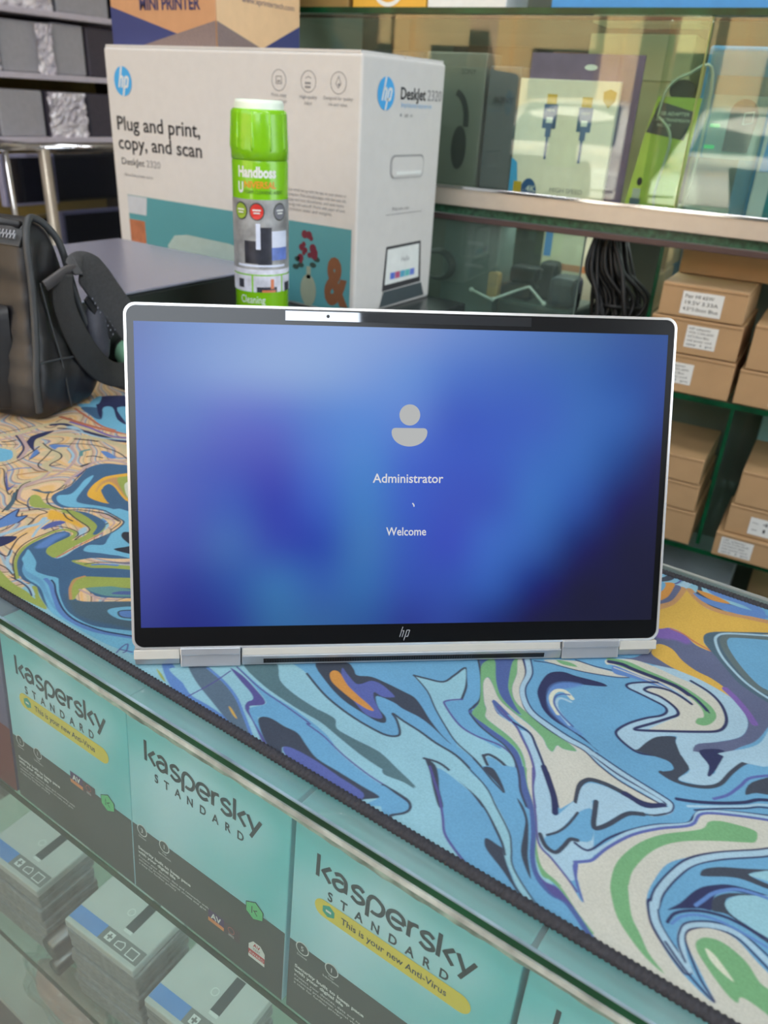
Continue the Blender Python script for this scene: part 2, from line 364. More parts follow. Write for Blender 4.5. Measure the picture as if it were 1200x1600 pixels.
PAT = """P|LB|0.35|-1159,533 -747,644 -344,949 -299,965 -131,578 -5,447 -496,148
P|MB|0.35|-355,961 -38,1217 92,519 -5,447 -116,545
P|BL|0.35|-741,582 -726,589 -664,561 -625,559 -541,553 -555,528 -645,543 -696,556
P|LB|0.35|-722,579 -703,594 -681,585 -658,569 -672,569 -693,571
P|GS|0.35|-709,603 -683,615 -641,604 -602,589 -544,554 -579,553 -629,568 -676,584
S|BL|1.03/0.35|-682,613 -644,606 -608,593 -576,574 -544,554
P|YE|0.35|-603,574 -596,573 -578,564 -588,566
P|OL|0.35|-736,568 -722,565 -705,557 -717,559
S|PU|0.53/0.35|-659,556 -655,582 -653,603 -653,628
P|PU|0.35|-658,633 -632,631 -598,621 -574,612 -570,604 -581,593 -578,588 -553,573 -517,554 -519,550 -558,572 -583,584 -590,595 -588,604 -599,612 -629,622
P|MB|0.35|-650,641 -586,627 -520,622 -454,606 -425,568 -448,567 -483,584 -526,591 -558,584 -547,574 -517,554 -531,561 -566,578 -579,589 -569,605 -574,613 -608,626
P|TG|0.35|-652,653 -617,681 -586,656 -551,646 -509,642 -509,642 -491,643 -477,641 -465,629 -436,628 -399,629 -367,620 -331,608 -367,607 -410,610 -453,618 -487,625 -512,626 -538,627 -598,634
S|PU|0.52/0.35|-652,640 -594,626 -546,621 -500,615 -501,612 -471,608 -430,597 -388,590 -358,588 -334,585 -320,580
P|MB|0.35|-503,612 -499,610 -469,606 -428,595 -387,588 -357,586 -333,583 -322,580 -362,551 -358,569 -381,570 -415,569 -453,573 -476,582
S|SL|1.17/0.35|-364,587 -344,587 -327,585 -320,577 -322,568 -331,557 -332,548
P|MB|0.35|-366,579 -363,587 -344,585 -327,583 -321,576 -324,567 -333,557 -336,549
P|SL|0.35|-557,582 -547,591 -520,591 -500,592 -479,583 -453,573 -418,572 -382,571 -360,571 -358,567 -370,555 -367,548 -375,549 -377,561 -412,565 -437,565 -456,561 -496,563 -493,555 -483,548 -507,551 -520,555 -543,569
P|VI|0.35|-498,562 -485,568 -450,569 -413,566 -375,563 -375,548 -399,547 -432,547 -481,552
P|MB|0.35|-591,721 -566,690 -523,672 -488,663 -450,658 -411,657 -396,666 -399,676 -417,695 -379,691 -352,686 -320,683 -291,672 -265,657 -243,640 -237,645 -253,670 -294,690 -331,703 -282,727 -260,737 -349,916
S|SL|0.88/0.35|-566,690 -523,672 -488,663 -450,658 -412,658 -397,666 -399,675 -414,690 -425,697 -406,694 -379,691 -352,686 -320,683 -291,672 -265,657 -243,640
P|SL|0.35|-572,717 -539,744 -521,739 -509,731 -491,741 -466,743 -439,743 -420,742 -401,732 -382,719 -357,705 -335,696 -346,699 -371,708 -394,713 -419,713 -437,716 -461,713 -457,704 -444,693 -429,686 -423,677 -432,672 -456,673 -494,678 -534,693
P|VI|0.35|-535,731 -522,725 -501,716 -493,720 -486,734 -469,736 -444,728 -444,723 -455,716 -469,717 -463,707 -448,695 -432,683 -437,676 -457,675 -499,695 -524,715
P|OR|0.35|-541,710 -541,719 -531,720 -507,706 -481,697 -462,692 -448,686 -458,683 -484,686 -517,694 -531,700
P|LB|0.35|-445,780 -429,786 -406,795 -401,817 -396,843 -377,810 -368,778 -382,763 -377,755 -344,733 -316,729 -282,727 -282,734 -264,727 -253,715 -247,700 -237,685 -247,687 -245,642 -294,690 -331,703 -355,718 -385,740 -413,764
S|SL|0.94/0.35|-446,781 -429,786 -406,795 -401,817 -396,842 -377,810 -367,779
S|SL|0.53/0.35|-446,781 -413,764 -385,740 -355,718 -331,703 -294,690 -251,667
S|PU|0.72/0.35|-367,779 -382,763 -378,754 -344,733 -316,729 -286,733 -264,727 -253,715 -245,695
S|SL|1.11/0.35|-292,704 -287,710 -270,708 -252,699 -237,685
S|SL|1.08/0.35|-293,704 -281,693 -262,679 -245,666
P|MB|0.35|-287,702 -283,707 -270,705 -253,695 -240,683 -245,666 -263,681
P|MB|0.35|-328,650 -292,646 -266,638 -248,628 -229,613 -212,599 -202,583 -170,558 -156,548 -170,546 -219,547 -248,559 -265,567 -284,592 -307,618
P|SL|0.35|-348,655 -332,653 -318,638 -307,622 -291,604 -295,600 -314,619 -332,640
S|PU|0.8/0.35|-336,647 -323,634 -302,613 -284,591 -271,573 -256,563 -235,553 -217,547
S|SL|0.9/0.35|-349,654 -329,659 -303,653 -275,643 -254,632 -264,639 -245,627 -227,612 -212,599 -203,588
P|LB|0.35|-297,674 -264,658 -225,628 -209,612 -195,589 -173,571 -143,549 -150,546 -175,559 -197,582 -211,600 -233,619 -261,638 -293,648 -314,654
P|SL|0.35|-230,591 -228,595 -215,594 -208,593 -203,586 -190,572 -175,559 -156,548 -167,551 -196,568 -222,581
P|MB|0.35|-295,675 -265,660 -226,630 -206,609 -191,581 -170,565 -142,549 -105,549 -113,569 -127,574 -152,577 -173,595 -203,653 -229,678 -250,711
S|SL|0.45/0.35|-297,674 -265,660 -242,641 -213,617 -201,599 -191,581 -172,566 -143,549
S|SL|0.62/0.35|-300,692 -281,683 -264,674 -245,666
P|SL|0.35|-228,667 -217,661 -203,645 -191,621 -181,599 -167,577 -178,586 -191,602 -200,628 -208,647
P|SL|0.35|-273,692 -256,680 -243,666 -259,674 -283,685
P|TG|0.35|-379,610 -367,613 -350,613 -332,606 -348,606 -373,602
P|SB|0.35|-398,866 -336,916 -311,849 -284,812 -323,777 -347,774
P|MB|0.35|-409,868 -396,877 -369,839 -348,798 -348,778 -348,765 -358,782
S|SL|0.86/0.35|-392,871 -369,838 -348,798 -347,776 -347,765 -337,758
S|SB|2.24/0.35|-344,765 -324,753 -302,747 -281,742 -260,730 -241,704 -228,682 -211,665
S|SL|0.64/0.35|-344,761 -324,749 -302,742 -281,737 -262,725 -243,703 -230,681 -214,663
P|GR|0.35|-382,865 -373,886 -349,845 -328,819 -304,805 -288,801 -303,813 -321,832 -332,850 -349,896 -346,908 -332,877 -323,844 -307,822 -285,811 -257,802 -229,794 -214,791 -202,784 -217,777 -226,778 -226,764 -235,767 -247,779 -271,791 -299,800 -326,811 -348,833 -361,844 -360,828 -341,795 -329,780 -324,768 -308,762 -283,755 -261,743 -243,722 -231,699 -217,678 -207,666 -210,664 -227,686 -246,720 -263,738 -284,747 -310,753 -338,760 -344,769 -346,792 -370,838
P|CR|0.35|-360,828 -361,843 -348,833 -326,811 -298,799 -270,790 -247,779 -235,767 -226,764 -226,778 -217,777 -202,784 -214,791 -229,794 -257,802 -285,811 -307,822 -323,844 -332,877 -346,908 -341,912 -322,885 -314,851 -300,828 -284,812 -254,800 -224,794 -195,791 -171,779 -143,770 -112,766 -86,765 -98,755 -118,755 -148,757 -171,748 -175,733 -171,714 -178,691 -184,686 -209,716 -235,749 -263,778 -287,786 -325,804 -332,803 -315,784 -288,778 -270,765 -249,746 -229,717 -220,692 -205,668 -208,666 -220,682 -234,703 -245,725 -261,743 -283,755 -308,762 -324,768 -331,783 -341,795
P|LB2|0.35|-329,801 -289,781 -277,775 -261,776 -237,748 -213,719 -196,695 -185,685 -205,669 -219,692 -230,719 -249,746 -273,771 -292,778 -316,787
P|LB2|0.35|-232,724 -223,732 -194,690 -181,671 -171,708 -156,720 -119,626 -129,604 -136,601 -159,613 -179,622 -199,657
S|SB|1.37/0.35|-330,802 -313,789 -295,783
S|PU|0.83/0.35|-321,797 -286,779 -266,761 -246,741 -229,717 -220,692 -205,668
S|NV|0.85/0.35|-290,782 -264,777 -248,761 -229,740 -209,716
S|NV|1.82/0.35|-217,726 -206,712 -195,698 -186,685
S|NV|2.11/0.35|-224,733 -208,714 -194,696 -183,675
P|MB|0.35|-177,640 -168,655 -163,688 -150,706 -134,664 -155,648 -155,629 -162,624 -175,627
S|SL|0.87/0.35|-177,640 -169,652 -164,669 -162,691
S|SL|1.41/0.35|-184,636 -172,625 -160,624 -156,637 -154,650 -147,654
S|NV|0.59/0.35|-340,913 -322,885 -314,851 -300,828 -284,812 -254,800 -224,794 -195,791 -171,779 -143,770 -112,766 -86,764
S|LB2|2.31/0.35|-335,917 -318,888 -311,853 -297,830 -279,814 -253,805 -222,798 -194,796 -170,785 -142,776 -110,772 -84,769
S|NV|0.53/0.35|-331,920 -314,891 -308,856 -294,833 -276,818 -251,810 -219,803 -193,800 -169,790 -140,781 -108,776 -83,775
P|NV|0.35|-281,843 -292,860 -297,887 -295,909 -281,923 -262,926 -240,932 -225,935 -218,932 -232,922 -251,911 -269,896 -279,879 -277,859 -267,842 -249,828 -226,818 -204,813 -185,803 -180,802 -195,807 -220,814 -249,819 -268,829
P|BL|1.2|-281,873 -278,893 -264,907 -247,913 -259,894 -268,883 -273,866 -269,853 -253,837 -229,824 -208,817 -226,818 -253,828 -269,844
S|WH|1.77/0.35|-247,876 -261,884 -271,878 -272,863 -264,848 -250,835
S|LB2|1.05/0.35|-245,868 -257,868 -262,863 -260,853 -251,840 -229,824
S|SB|0.7/0.35|-253,881 -262,876 -267,865 -262,850 -246,836 -224,824
P|MB|0.35|-251,854 -245,863 -237,899 -212,927 -174,916 -198,860 -227,830
P|CR|0.35|-315,931 -276,959 -248,963 -223,969 -201,971 -218,960 -255,943 -286,935
P|GR|0.35|-300,943 -282,950 -269,947 -288,939
S|NV|0.52/0.35|-325,920 -304,930 -285,934 -254,943 -217,959 -200,971
S|NV|0.59/0.35|-277,961 -248,965 -222,973 -201,980 -174,985 -151,985
P|MB|0.35|-276,965 -252,974 -235,988 -221,982 -185,990 -157,989 -196,981 -241,971
P|LB2|0.35|-163,987 -183,971 -195,956 -192,948 -175,946 -156,944 -139,941 -133,932 -137,919 -151,902 -166,878 -174,856 -172,845 -158,836 -140,832 -134,851 -125,876 -108,892 -105,880 -93,861 -77,873 -81,890 -62,914 -43,937 -36,955 -37,979 -48,1002 -66,1022 -90,1027 -123,1041 -135,1043 -181,1021
P|GB|0.35|-253,1002 -235,1009 -215,1017 -205,1033 -199,1063 -208,1123 -188,1133 -167,1130 -144,1115 -120,1114 -98,1095 -74,1069 -47,1054 -17,1050 -11,1016 -14,982 -21,948 -35,923 -49,895 -75,868 -83,891 -62,914 -43,937 -36,955 -37,979 -48,1002 -66,1022 -92,1033 -129,1036 -144,1036 -182,1024
P|LAV|1.5|-208,1121 -189,1134 -167,1130 -153,1120 -157,1108 -173,1108 -199,1096
P|CR|0.35|-241,992 -217,1012 -200,1019 -175,1020 -146,1017 -120,1016 -96,1008 -79,995 -66,972 -63,952 -67,937 -88,920 -115,899 -139,881 -138,890 -126,915 -118,931 -120,942 -131,950 -145,956 -164,958 -170,960 -164,970 -148,977 -130,978 -111,973 -120,979 -142,986 -160,986 -188,985 -227,985 -237,980
P|GR|0.35|-242,995 -215,1007 -185,1005 -153,1004 -126,1000 -102,991 -84,980 -75,965 -77,947 -84,936 -94,934 -95,945 -89,953 -94,966 -105,977 -126,988 -153,992 -190,991 -228,988
S|NV|2.21/0.35|-236,989 -219,995 -201,994 -167,995 -139,995 -119,988
S|NV|1.42/0.35|-123,990 -110,986 -97,977 -89,970
S|NV|0.52/0.35|-95,976 -85,967
P|BL|0.35|-227,985 -188,985 -161,988 -141,983 -123,977 -110,970 -126,974 -149,980 -167,977 -194,974 -220,967
S|CR|0.55/0.35|-225,980 -197,982 -169,983 -144,981
S|NV|1.24/0.35|-125,1021 -97,1012 -77,996 -64,973 -61,953 -67,936 -88,918 -115,898 -150,873 -156,873 -141,897 -126,922 -119,935 -122,944 -133,952 -151,958 -168,957 -173,960 -167,971 -149,979 -130,978 -110,970
S|NV|1.04/0.35|-163,987 -183,971 -196,956 -193,948 -175,946 -156,944 -139,941 -133,932 -137,919 -151,902 -166,878 -174,856 -172,845 -158,836 -139,831 -122,838
P|SL|0.35|-143,833 -140,838 -135,859 -127,876 -109,890 -105,880 -93,861 -92,861 -79,850 -77,840 -83,820 -82,813 -97,813 -105,815 -94,827 -95,835 -106,840 -137,833
P|LB2|0.35|-94,867 -64,883 -56,854 -49,857 -52,892 13,957 18,926 1,918 -17,911 -30,882 -36,853 -51,829 -72,819 -83,819 -76,842
S|SL|1.56/0.35|-104,815 -89,812 -71,815 -51,826 -39,842 -33,869 -24,896 -11,912 9,923
P|NV|0.35|-76,884 -50,904 -49,871 -52,848 -56,847 -59,865
P|LB2|0.35|-8,1002 -14,954 -25,930 -46,905 -51,893 9,917
P|YE|0.35|-228,1186 -215,1212 -210,1261 -194,1265 -164,1234 -133,1235 -58,1259 -51,1222 -102,1191 -127,1171 -137,1150 -136,1130 -120,1114 -144,1115 -168,1133 -190,1136 -208,1123
S|BR|3.91/0.35|-226,1180 -213,1207 -209,1242 -209,1267
S|GB|3.5/0.35|-231,1196 -219,1218 -217,1251 -218,1268
P|OR|0.35|-233,1202 -222,1223 -222,1252 -225,1275 -239,1269 -247,1246
P|MB|0.35|-241,1226 -235,1241 -238,1265 -253,1263
S|BR|3.37/0.35|-198,1272 -182,1254 -161,1239 -133,1237 -105,1246 -58,1259
P|BL|0.35|-190,1267 -161,1263 -121,1271 -61,1275 -106,1250 -136,1246 -163,1247 -180,1255
P|OR|0.35|-189,1279 -160,1282 -132,1274 -141,1267 -163,1264
P|YE|0.35|-193,1051 -192,1080 -171,1081 -150,1062 -126,1050 -103,1046 -80,1035 -66,1020 -90,1027 -119,1033 -151,1034 -176,1041
S|LAV|2.81/0.35|-80,1034 -63,1021 -44,1002 -30,984
S|RED|0.79/0.35|-189,1134 -168,1132 -150,1123 -120,1114
P|DU|0.35|-52,1228 -111,1186 -135,1165 -141,1147 -132,1125 -109,1102 -84,1076 -62,1057 -16,1041 -22,1074 -43,1068 -82,1104 -112,1158
P|MB|0.35|-111,1163 -97,1178 -48,1207 -24,1083 -44,1073 -77,1105 -99,1135
S|GY|3.1/0.35|-49,1213 -102,1180 -113,1166 -110,1146 -95,1121 -70,1091 -43,1068 -20,1065
S|LB2|1.16/0.35|-51,1220 -110,1181 -124,1161 -120,1139 -102,1108 -70,1076 -45,1060 -17,1049
P|CR|0.35|-241,718 -222,684 -207,666 -190,635 -174,605 -158,594 -137,585 -113,569 -87,554 -63,543 -53,541 -28,532 8,509 127,545 119,604 61,620 27,638 4,635 -13,623 -16,612 -9,600 9,580 26,559 -7,570 -33,589 -50,608 -60,628 -61,653 -56,684 -40,707 -13,736 25,767 50,808 47,828 21,818 -12,804 -43,784 -48,773 -53,755 -81,724 -100,698 -116,665 -123,637 -134,620 -112,585 -122,590 -134,600 -160,613 -178,622 -198,657 -217,688 -234,723
S|GR|0.82/0.35|-241,717 -229,694 -210,669 -192,639 -180,616 -165,596 -151,590 -135,584 -113,569 -91,557
P|GR|0.35|-174,605 -160,595 -148,592 -137,588 -150,588 -160,588
S|SB|1.62/0.35|-245,715 -228,689 -209,666 -191,634 -177,602 -162,583 -143,574 -127,574 -110,565 -89,551
P|PU|0.35|-166,588 -153,583 -139,584 -116,572 -127,574 -143,574
S|PU|0.62/0.35|-234,723 -217,688 -199,657 -180,624 -160,614 -136,601 -122,592
P|GR|0.35|15,790 16,776 7,768 -17,752 -46,730 -65,709 -77,684 -83,654 -81,635 -79,627 -66,600 -52,585 -38,570 -20,559 -37,563 -56,573 -76,588 -89,606 -97,623 -101,650 -96,677 -86,701 -70,724 -39,756 -35,772 -24,782 -8,788 7,792
P|GR|0.35|-4,612 3,622 19,626 41,619 57,605 72,601 82,577 55,580 45,579 44,572 35,574 21,583 8,593 -2,603
P|WH|0.35|5,609 13,608 24,601 36,591 23,594 12,600
S|NV|3.48/0.35|45,785 24,763 -12,731 -35,704 -46,675 -52,645 -51,625 -53,626 -43,606 -25,590 -4,576
S|LB2|2.14/0.35|45,785 24,763 -12,731 -35,703 -46,675 -52,644 -50,625 -52,625 -43,607 -24,590 -3,576
P|LB2|0.35|-27,592 -3,578 20,566 25,561 15,567 3,577 -8,591 -18,606 -16,591 -9,584 -9,576
S|NV|0.61/0.35|-29,592 -2,573 26,560 10,574 -8,597 -15,610 -12,622 4,636 27,640 52,629 76,616
S|LB2|1.8/0.35|-11,590 -19,609 -16,624 4,639 27,645 52,635 75,623
S|NV|0.52/0.35|-7,583 -17,596 -21,610 -18,626 3,643 26,649 52,641 73,630
P|SL|0.35|-23,694 -21,703 -8,716 15,731 50,754 20,726 55,727 41,719 17,715 2,708 -19,693
P|LB|0.35|20,726 50,754 55,729 39,729
P|NV|0.35|-38,629 -30,645 -21,671 -9,687 12,702 58,714 59,709 14,695 -2,679 -2,667 -1,656 -11,651 -28,638
P|SL|0.35|-2,659 -3,673 9,689 29,701 10,683 9,672 16,664 37,660 68,658 69,651 35,656 14,661 1,656
P|LB|0.35|8,673 13,686 26,698 58,714 68,658 34,661 16,664
S|BL|1.08/0.35|-16,652 -11,664 -6,676 4,689 20,701 58,710
S|NV|0.91/0.35|-34,615 -31,629 -18,643 0,653 23,658 68,656
S|BL|0.78/0.35|-30,616 -24,630 -9,643 17,649 70,647
S|SL|1.86/0.35|-170,706 -176,729 -175,741 -168,750 -149,754 -125,753
S|NV|2.7/0.35|-127,753 -109,751 -95,755 -85,763
S|NV|0.62/0.35|-83,768 -92,772 -117,775 -148,779 -184,790
P|LB2|0.35|-166,696 -173,725 -172,737 -166,745 -148,750 -122,749 -101,747 -82,763 -76,768 -77,759 -88,746 -104,736 -116,729 -129,700 -136,684 -141,687 -147,706 -151,723 -160,710 -164,692
S|LB2|1.81/0.35|-184,793 -140,783 -93,775 -80,772 -76,764 -79,755 -92,742
S|NV|0.54/0.35|-181,797 -139,787 -93,779 -78,775 -74,767 -76,757 -89,742
S|SL|1.74/0.35|-151,720 -146,703 -141,687 -136,683 -127,697 -115,725 -100,736
S|SL|0.59/0.35|-103,734 -87,744 -79,753
S|NV|0.76/0.35|-148,649 -136,647 -129,653 -120,678 -105,703 -83,730 -55,754 -51,771 -45,785 -13,807 35,834
S|LB2|1.46/0.35|-143,636 -129,644 -117,670 -104,699 -82,727 -50,757 -46,781 -12,805 36,830
S|VI|1.02/0.35|-138,625 -129,633 -123,641 -116,665 -100,699 -78,727 -50,755 -44,780 -11,802 37,826
P|VI|0.35|-138,619 -134,625 -127,606 -111,585 -121,593
S|NV|1.37/0.35|-75,784 -55,794 -31,810 -8,829 6,845 31,860
S|LB2|0.91/0.35|-61,781 -30,804 -5,824 8,837 32,851
S|NV|0.6/0.35|-53,780 -29,801 -5,820 9,833 33,846
P|SL|0.35|-10,843 -8,869 22,905 29,871 1,854
S|VI|1.09/0.35|-39,812 -27,829 -18,854 -10,877 22,908
P|PE|0.35|-2056,1020 -1737,1328 -1212,933 -1138,658 -1058,604 -1174,520
P|PE|0.35|-1346,694 -1250,777 -1135,764 -1112,727 -1168,719 -1174,653 -1141,608 -1078,575 -1100,575 -1134,584 -1148,572
P|ST|0.35|-1285,787 -1304,805 -1312,848 -1341,897 -1359,928 -1352,959 -1328,976 -1271,990 -1083,948 -890,769 -949,720 -1106,814 -1169,822 -1214,803 -1247,780
P|ST|0.35|-1109,816 -1094,776 -1097,740 -1096,703 -1089,677 -1094,660 -1126,666 -1136,680 -1137,711 -1145,727 -1160,728 -1169,715 -1169,696 -1166,659 -1152,634 -1129,613 -1098,595 -1074,587 -1049,589 -1019,579 -991,568 -959,561 -914,559 -868,565 -830,577 -789,585 -724,638 -1016,915
P|BL|1.5|-1152,661 -1165,705 -1156,725 -1148,719 -1146,698 -1137,673
P|OL|0.35|-1143,582 -1100,575 -1071,571 -1040,571 -1013,567 -1046,583 -1040,588 -1013,575 -976,562 -999,557 -1098,553
S|LB2|1.43/0.35|-1107,588 -1075,582 -1049,581 -1025,572
S|NV|0.66/0.35|-1150,590 -1100,581 -1071,581 -1047,578 -1025,569
P|SK|0.35|-1283,796 -1293,808 -1281,825 -1292,850 -1314,883 -1320,909 -1301,887 -1277,850 -1251,817 -1230,815 -1185,834 -1129,844 -1075,853 -1050,832 -1100,819 -1159,827 -1199,818 -1234,792 -1261,788
P|SK|0.35|-1173,824 -1115,874 -972,765 -1023,732 -1052,718 -1072,707 -1083,708 -1089,724 -1071,740 -1082,758 -1096,780 -1109,816 -1137,823
P|DK|0.35|-1074,781 -1081,793 -1064,798 -1033,772 -1057,774
P|DK|0.35|-1044,741 -1037,758 -1026,772 -1004,753
P|SK|0.35|-1154,649 -1130,642 -1106,632 -1084,616 -1058,619 -1039,625 -1026,618 -995,598 -955,580 -922,575 -885,578 -851,594 -809,613 -766,576 -804,566 -848,560 -914,559 -961,560 -995,573 -1036,591 -1073,593 -1101,603 -1119,617 -1134,624 -1144,636
P|MB|0.35|-1117,616 -1096,607 -1062,606 -1040,602 -988,579 -955,568 -977,571 -1017,585 -1051,597 -1080,596 -1100,603
S|BL|1.92/0.35|-1050,611 -1030,606 -996,589 -953,570 -912,566 -875,571 -840,585 -799,605
S|NV|0.77/0.35|-1040,615 -1025,610 -999,595 -955,576 -916,570 -870,577 -843,587 -801,606
P|DU|2|-988,604 -962,604 -929,634 -874,668 -816,619 -867,596 -904,582 -939,581
P|SK|0.35|-899,614 -901,625 -881,647 -852,661 -828,640 -851,622 -874,612
P|BL|0.35|-883,622 -882,632 -848,658 -835,646 -867,620
S|SL|0.63/0.35|-850,659 -883,632 -884,622 -867,620 -834,645
P|OL|0.35|-1000,621 -1015,636 -1012,652 -982,675 -918,718 -895,699 -950,662 -980,633 -974,616 -966,605 -972,601
S|BR|1.25/0.35|-971,601 -997,619 -1012,639 -1010,655
P|TE|0.35|-977,635 -959,657 -943,668 -885,689 -880,685 -922,650 -947,637
P|SB|0.35|-933,650 -927,666 -887,692 -883,688
P|PE|0.35|-967,607 -976,619 -981,633 -960,631 -936,635 -874,681 -870,677 -924,630 -952,608
S|MAU|1.01/0.35|-983,626 -961,627 -936,630 -915,645
P|OL|0.35|-1067,672 -1057,686 -1045,701 -1021,718 -966,759 -940,737 -997,699 -1023,679 -1046,673
P|PE|0.35|-1061,675 -1046,682 -1024,696 -950,745 -967,761 -1022,719 -1049,699
S|SL|0.52/0.35|-1041,679 -1028,699 -1004,716 -957,752
S|BL|1.3/0.35|-1030,686 -1018,698 -997,711
P|OL|0.35|-1124,663 -1136,679 -1139,713 -1139,732 -1121,719 -1127,743 -1140,766 -1169,774 -1209,773 -1233,765 -1228,777 -1187,793 -1155,795 -1127,789 -1108,764 -1102,729 -1103,696 -1096,663 -1107,659
P|ST|0.35|-1221,782 -1198,796 -1158,799 -1127,789 -1111,761 -1116,752 -1135,776 -1167,785 -1193,787
P|PE|0.35|-1193,813 -1169,821 -1133,820 -1111,814 -1098,781 -1098,741 -1096,696 -1093,662 -1104,701 -1107,748 -1119,790 -1153,803
S|SL|0.62/0.35|-1195,805 -1163,817 -1130,817 -1114,811 -1105,784
S|MAU|0.95/0.35|-1185,807 -1155,811 -1123,805 -1112,784
S|SL|0.71/0.35|-1173,824 -1132,821 -1109,815 -1096,781 -1097,740
S|RED|0.71/0.35|-1107,765 -1103,735 -1100,699 -1095,663
P|OL|0.35|-1325,766 -1330,779 -1315,782 -1287,772 -1257,772 -1224,784 -1194,788 -1161,779 -1133,767 -1163,765 -1224,774 -1259,763 -1290,747
S|ST|0.68/0.35|-1325,766 -1310,752 -1287,743 -1256,761
P|PE|0.35|-1269,748 -1230,768 -1187,768 -1140,760 -1124,745 -1123,723 -1127,714 -1143,735 -1166,732 -1186,715 -1188,685 -1188,651 -1171,629 -1131,601 -1091,582 -1160,592 -1295,676 -1281,712
P|GOLD|1.5|-1253,761 -1216,768 -1180,767 -1148,759 -1149,752 -1178,751 -1206,746 -1225,735
P|LB2|1.2|-1135,729 -1149,752 -1145,762 -1131,750 -1129,737
S|DK|0.65/0.35|-1232,780 -1191,770 -1145,764 -1130,754 -1128,736 -1123,720
S|DK|0.65/0.35|-1194,708 -1193,724 -1173,737 -1146,740 -1132,732 -1128,714
S|OL|1.85/0.35|-1087,585 -1131,611 -1159,639 -1170,664 -1175,705 -1169,729 -1151,736 -1139,732 -1127,711 -1128,700
S|ST|0.61/0.35|-1091,591 -1129,613 -1153,638 -1161,661 -1167,699
S|DK|0.63/0.35|-1087,581 -1135,608 -1166,638 -1179,668 -1180,703 -1179,727
P|VI|0.35|-1202,706 -1209,731 -1201,747 -1189,748 -1190,730 -1194,713
P|NV|0.35|-1232,637 -1209,663 -1197,643 -1202,618
S|LB2|2.78/0.35|-1236,644 -1231,668 -1229,690 -1221,715 -1231,734
S|LB2|1.71/0.35|-1172,628 -1142,602 -1107,588
S|LB2|1.4/0.35|-1187,680 -1203,700 -1212,716 -1220,734
S|DK|0.71/0.35|-1183,611 -1161,614 -1178,633 -1199,659 -1206,681
S|DK|0.57/0.35|-1248,651 -1248,674 -1262,704 -1279,720
S|DK|0.59/0.35|-1150,590 -1126,591 -1099,585
S|DK|0.67/0.35|-1231,700 -1249,734 -1248,751 -1270,748 -1282,737
P|BL|0.35|-1287,671 -1292,697 -1297,725 -1275,706 -1263,719 -1254,694 -1256,674 -1263,656
S|NV|0.85/0.35|-1284,674 -1293,698 -1298,725 -1275,706 -1264,720 -1252,693
P|GOLD|0.35|-1247,841 -1271,862 -1290,896 -1293,930 -1250,973 -1151,890 -1173,877 -1198,883 -1242,901 -1262,906 -1262,891 -1248,875 -1222,863 -1192,850 -1211,841
P|BR|1.5|-1256,867 -1280,897 -1282,924 -1264,942 -1240,917 -1187,886 -1212,892 -1251,908 -1271,909 -1270,892 -1253,870
P|GOLD|0.35|-1255,869 -1270,892 -1268,908 -1245,906 -1195,886 -1173,877 -1198,883 -1240,900 -1263,903 -1262,890 -1246,873 -1220,861 -1230,855
P|OL|0.35|-1270,929 -1268,946 -1243,967 -1139,880 -1181,884 -1224,903
P|WH|0.35|-1233,917 -1243,937 -1234,960 -1151,890 -1180,885
P|ST|0.35|-1244,870 -1254,882 -1247,891 -1213,884 -1164,872 -1128,870 -1113,858 -1183,846
S|TAN|4.26/0.35|-1654,900 -1630,939 -1633,986 -1627,1022 -1608,1050 -1563,1063 -1498,1062 -1446,1070 -1391,1092
S|NV|3.54/0.35|-1620,1021 -1600,1044 -1540,1045 -1486,1053 -1434,1060 -1384,1086
S|LAV|2.07/0.35|-1605,1061 -1544,1068 -1483,1067 -1449,1073 -1403,1102
S|LB2|1.76/0.35|-1535,1038 -1478,1046 -1439,1065 -1395,1095
S|RED|3.01/0.35|-1650,1067 -1577,1073 -1523,1081 -1473,1092 -1418,1115
P|SK|0.35|-1689,1156 -1585,1254 -1430,1124 -1495,1093 -1545,1098 -1615,1122 -1670,1139
P|ST|0.35|-1670,1139 -1628,1166 -1573,1127 -1575,1115 -1615,1122
P|NV|0.35|-1701,1219 -1626,1289 -1571,1243 -1605,1197 -1499,1140 -1541,1146 -1613,1190 -1629,1174 -1574,1125 -1628,1155
P|SK|0.35|-1682,1174 -1705,1215 -1697,1222 -1662,1187 -1665,1173
S|RED|1.82/0.35|-1673,1124 -1594,1106 -1530,1093 -1487,1097
S|TAN|4.11/0.35|-1543,926 -1571,955 -1567,987 -1533,1009 -1483,1035 -1417,1047 -1344,1052
S|DK|0.89/0.35|-1663,911 -1650,952 -1644,988
S|MAU|2.34/0.35|-1626,888 -1616,916 -1616,945 -1606,983
S|DK|0.92/0.35|-1521,946 -1512,963 -1474,996 -1435,1013 -1381,1018 -1331,1007 -1299,998
S|DK|1.74/0.35|-1510,1004 -1480,1020 -1462,1028
S|SL|2.09/0.35|-1591,1019 -1569,1035
P|LB2|1|-1584,1033 -1575,1052 -1531,1042 -1549,1020 -1539,1042
P|NV|0.35|-1580,927 -1594,954 -1594,984 -1585,1004 -1574,971 -1570,946 -1544,923 -1514,906 -1497,906 -1481,867 -1506,898 -1539,910
P|BL|1|-1486,873 -1517,905 -1517,914 -1499,904
P|PE|0.35|-1509,861 -1544,898 -1586,934 -1592,947 -1565,916 -1530,902 -1497,872 -1487,838 -1495,827
P|SK|0.35|-1585,857 -1561,874 -1537,868 -1513,847 -1527,821
S|TAN|1.94/0.35|-1593,862 -1568,881 -1535,871 -1504,844 -1520,816
S|NV|1.34/0.35|-1621,930 -1569,911 -1539,894 -1509,861
S|MAU|2.24/0.35|-1615,936 -1565,916 -1533,899 -1504,865
S|DK|1.43/0.35|-1609,889 -1600,902 -1598,913
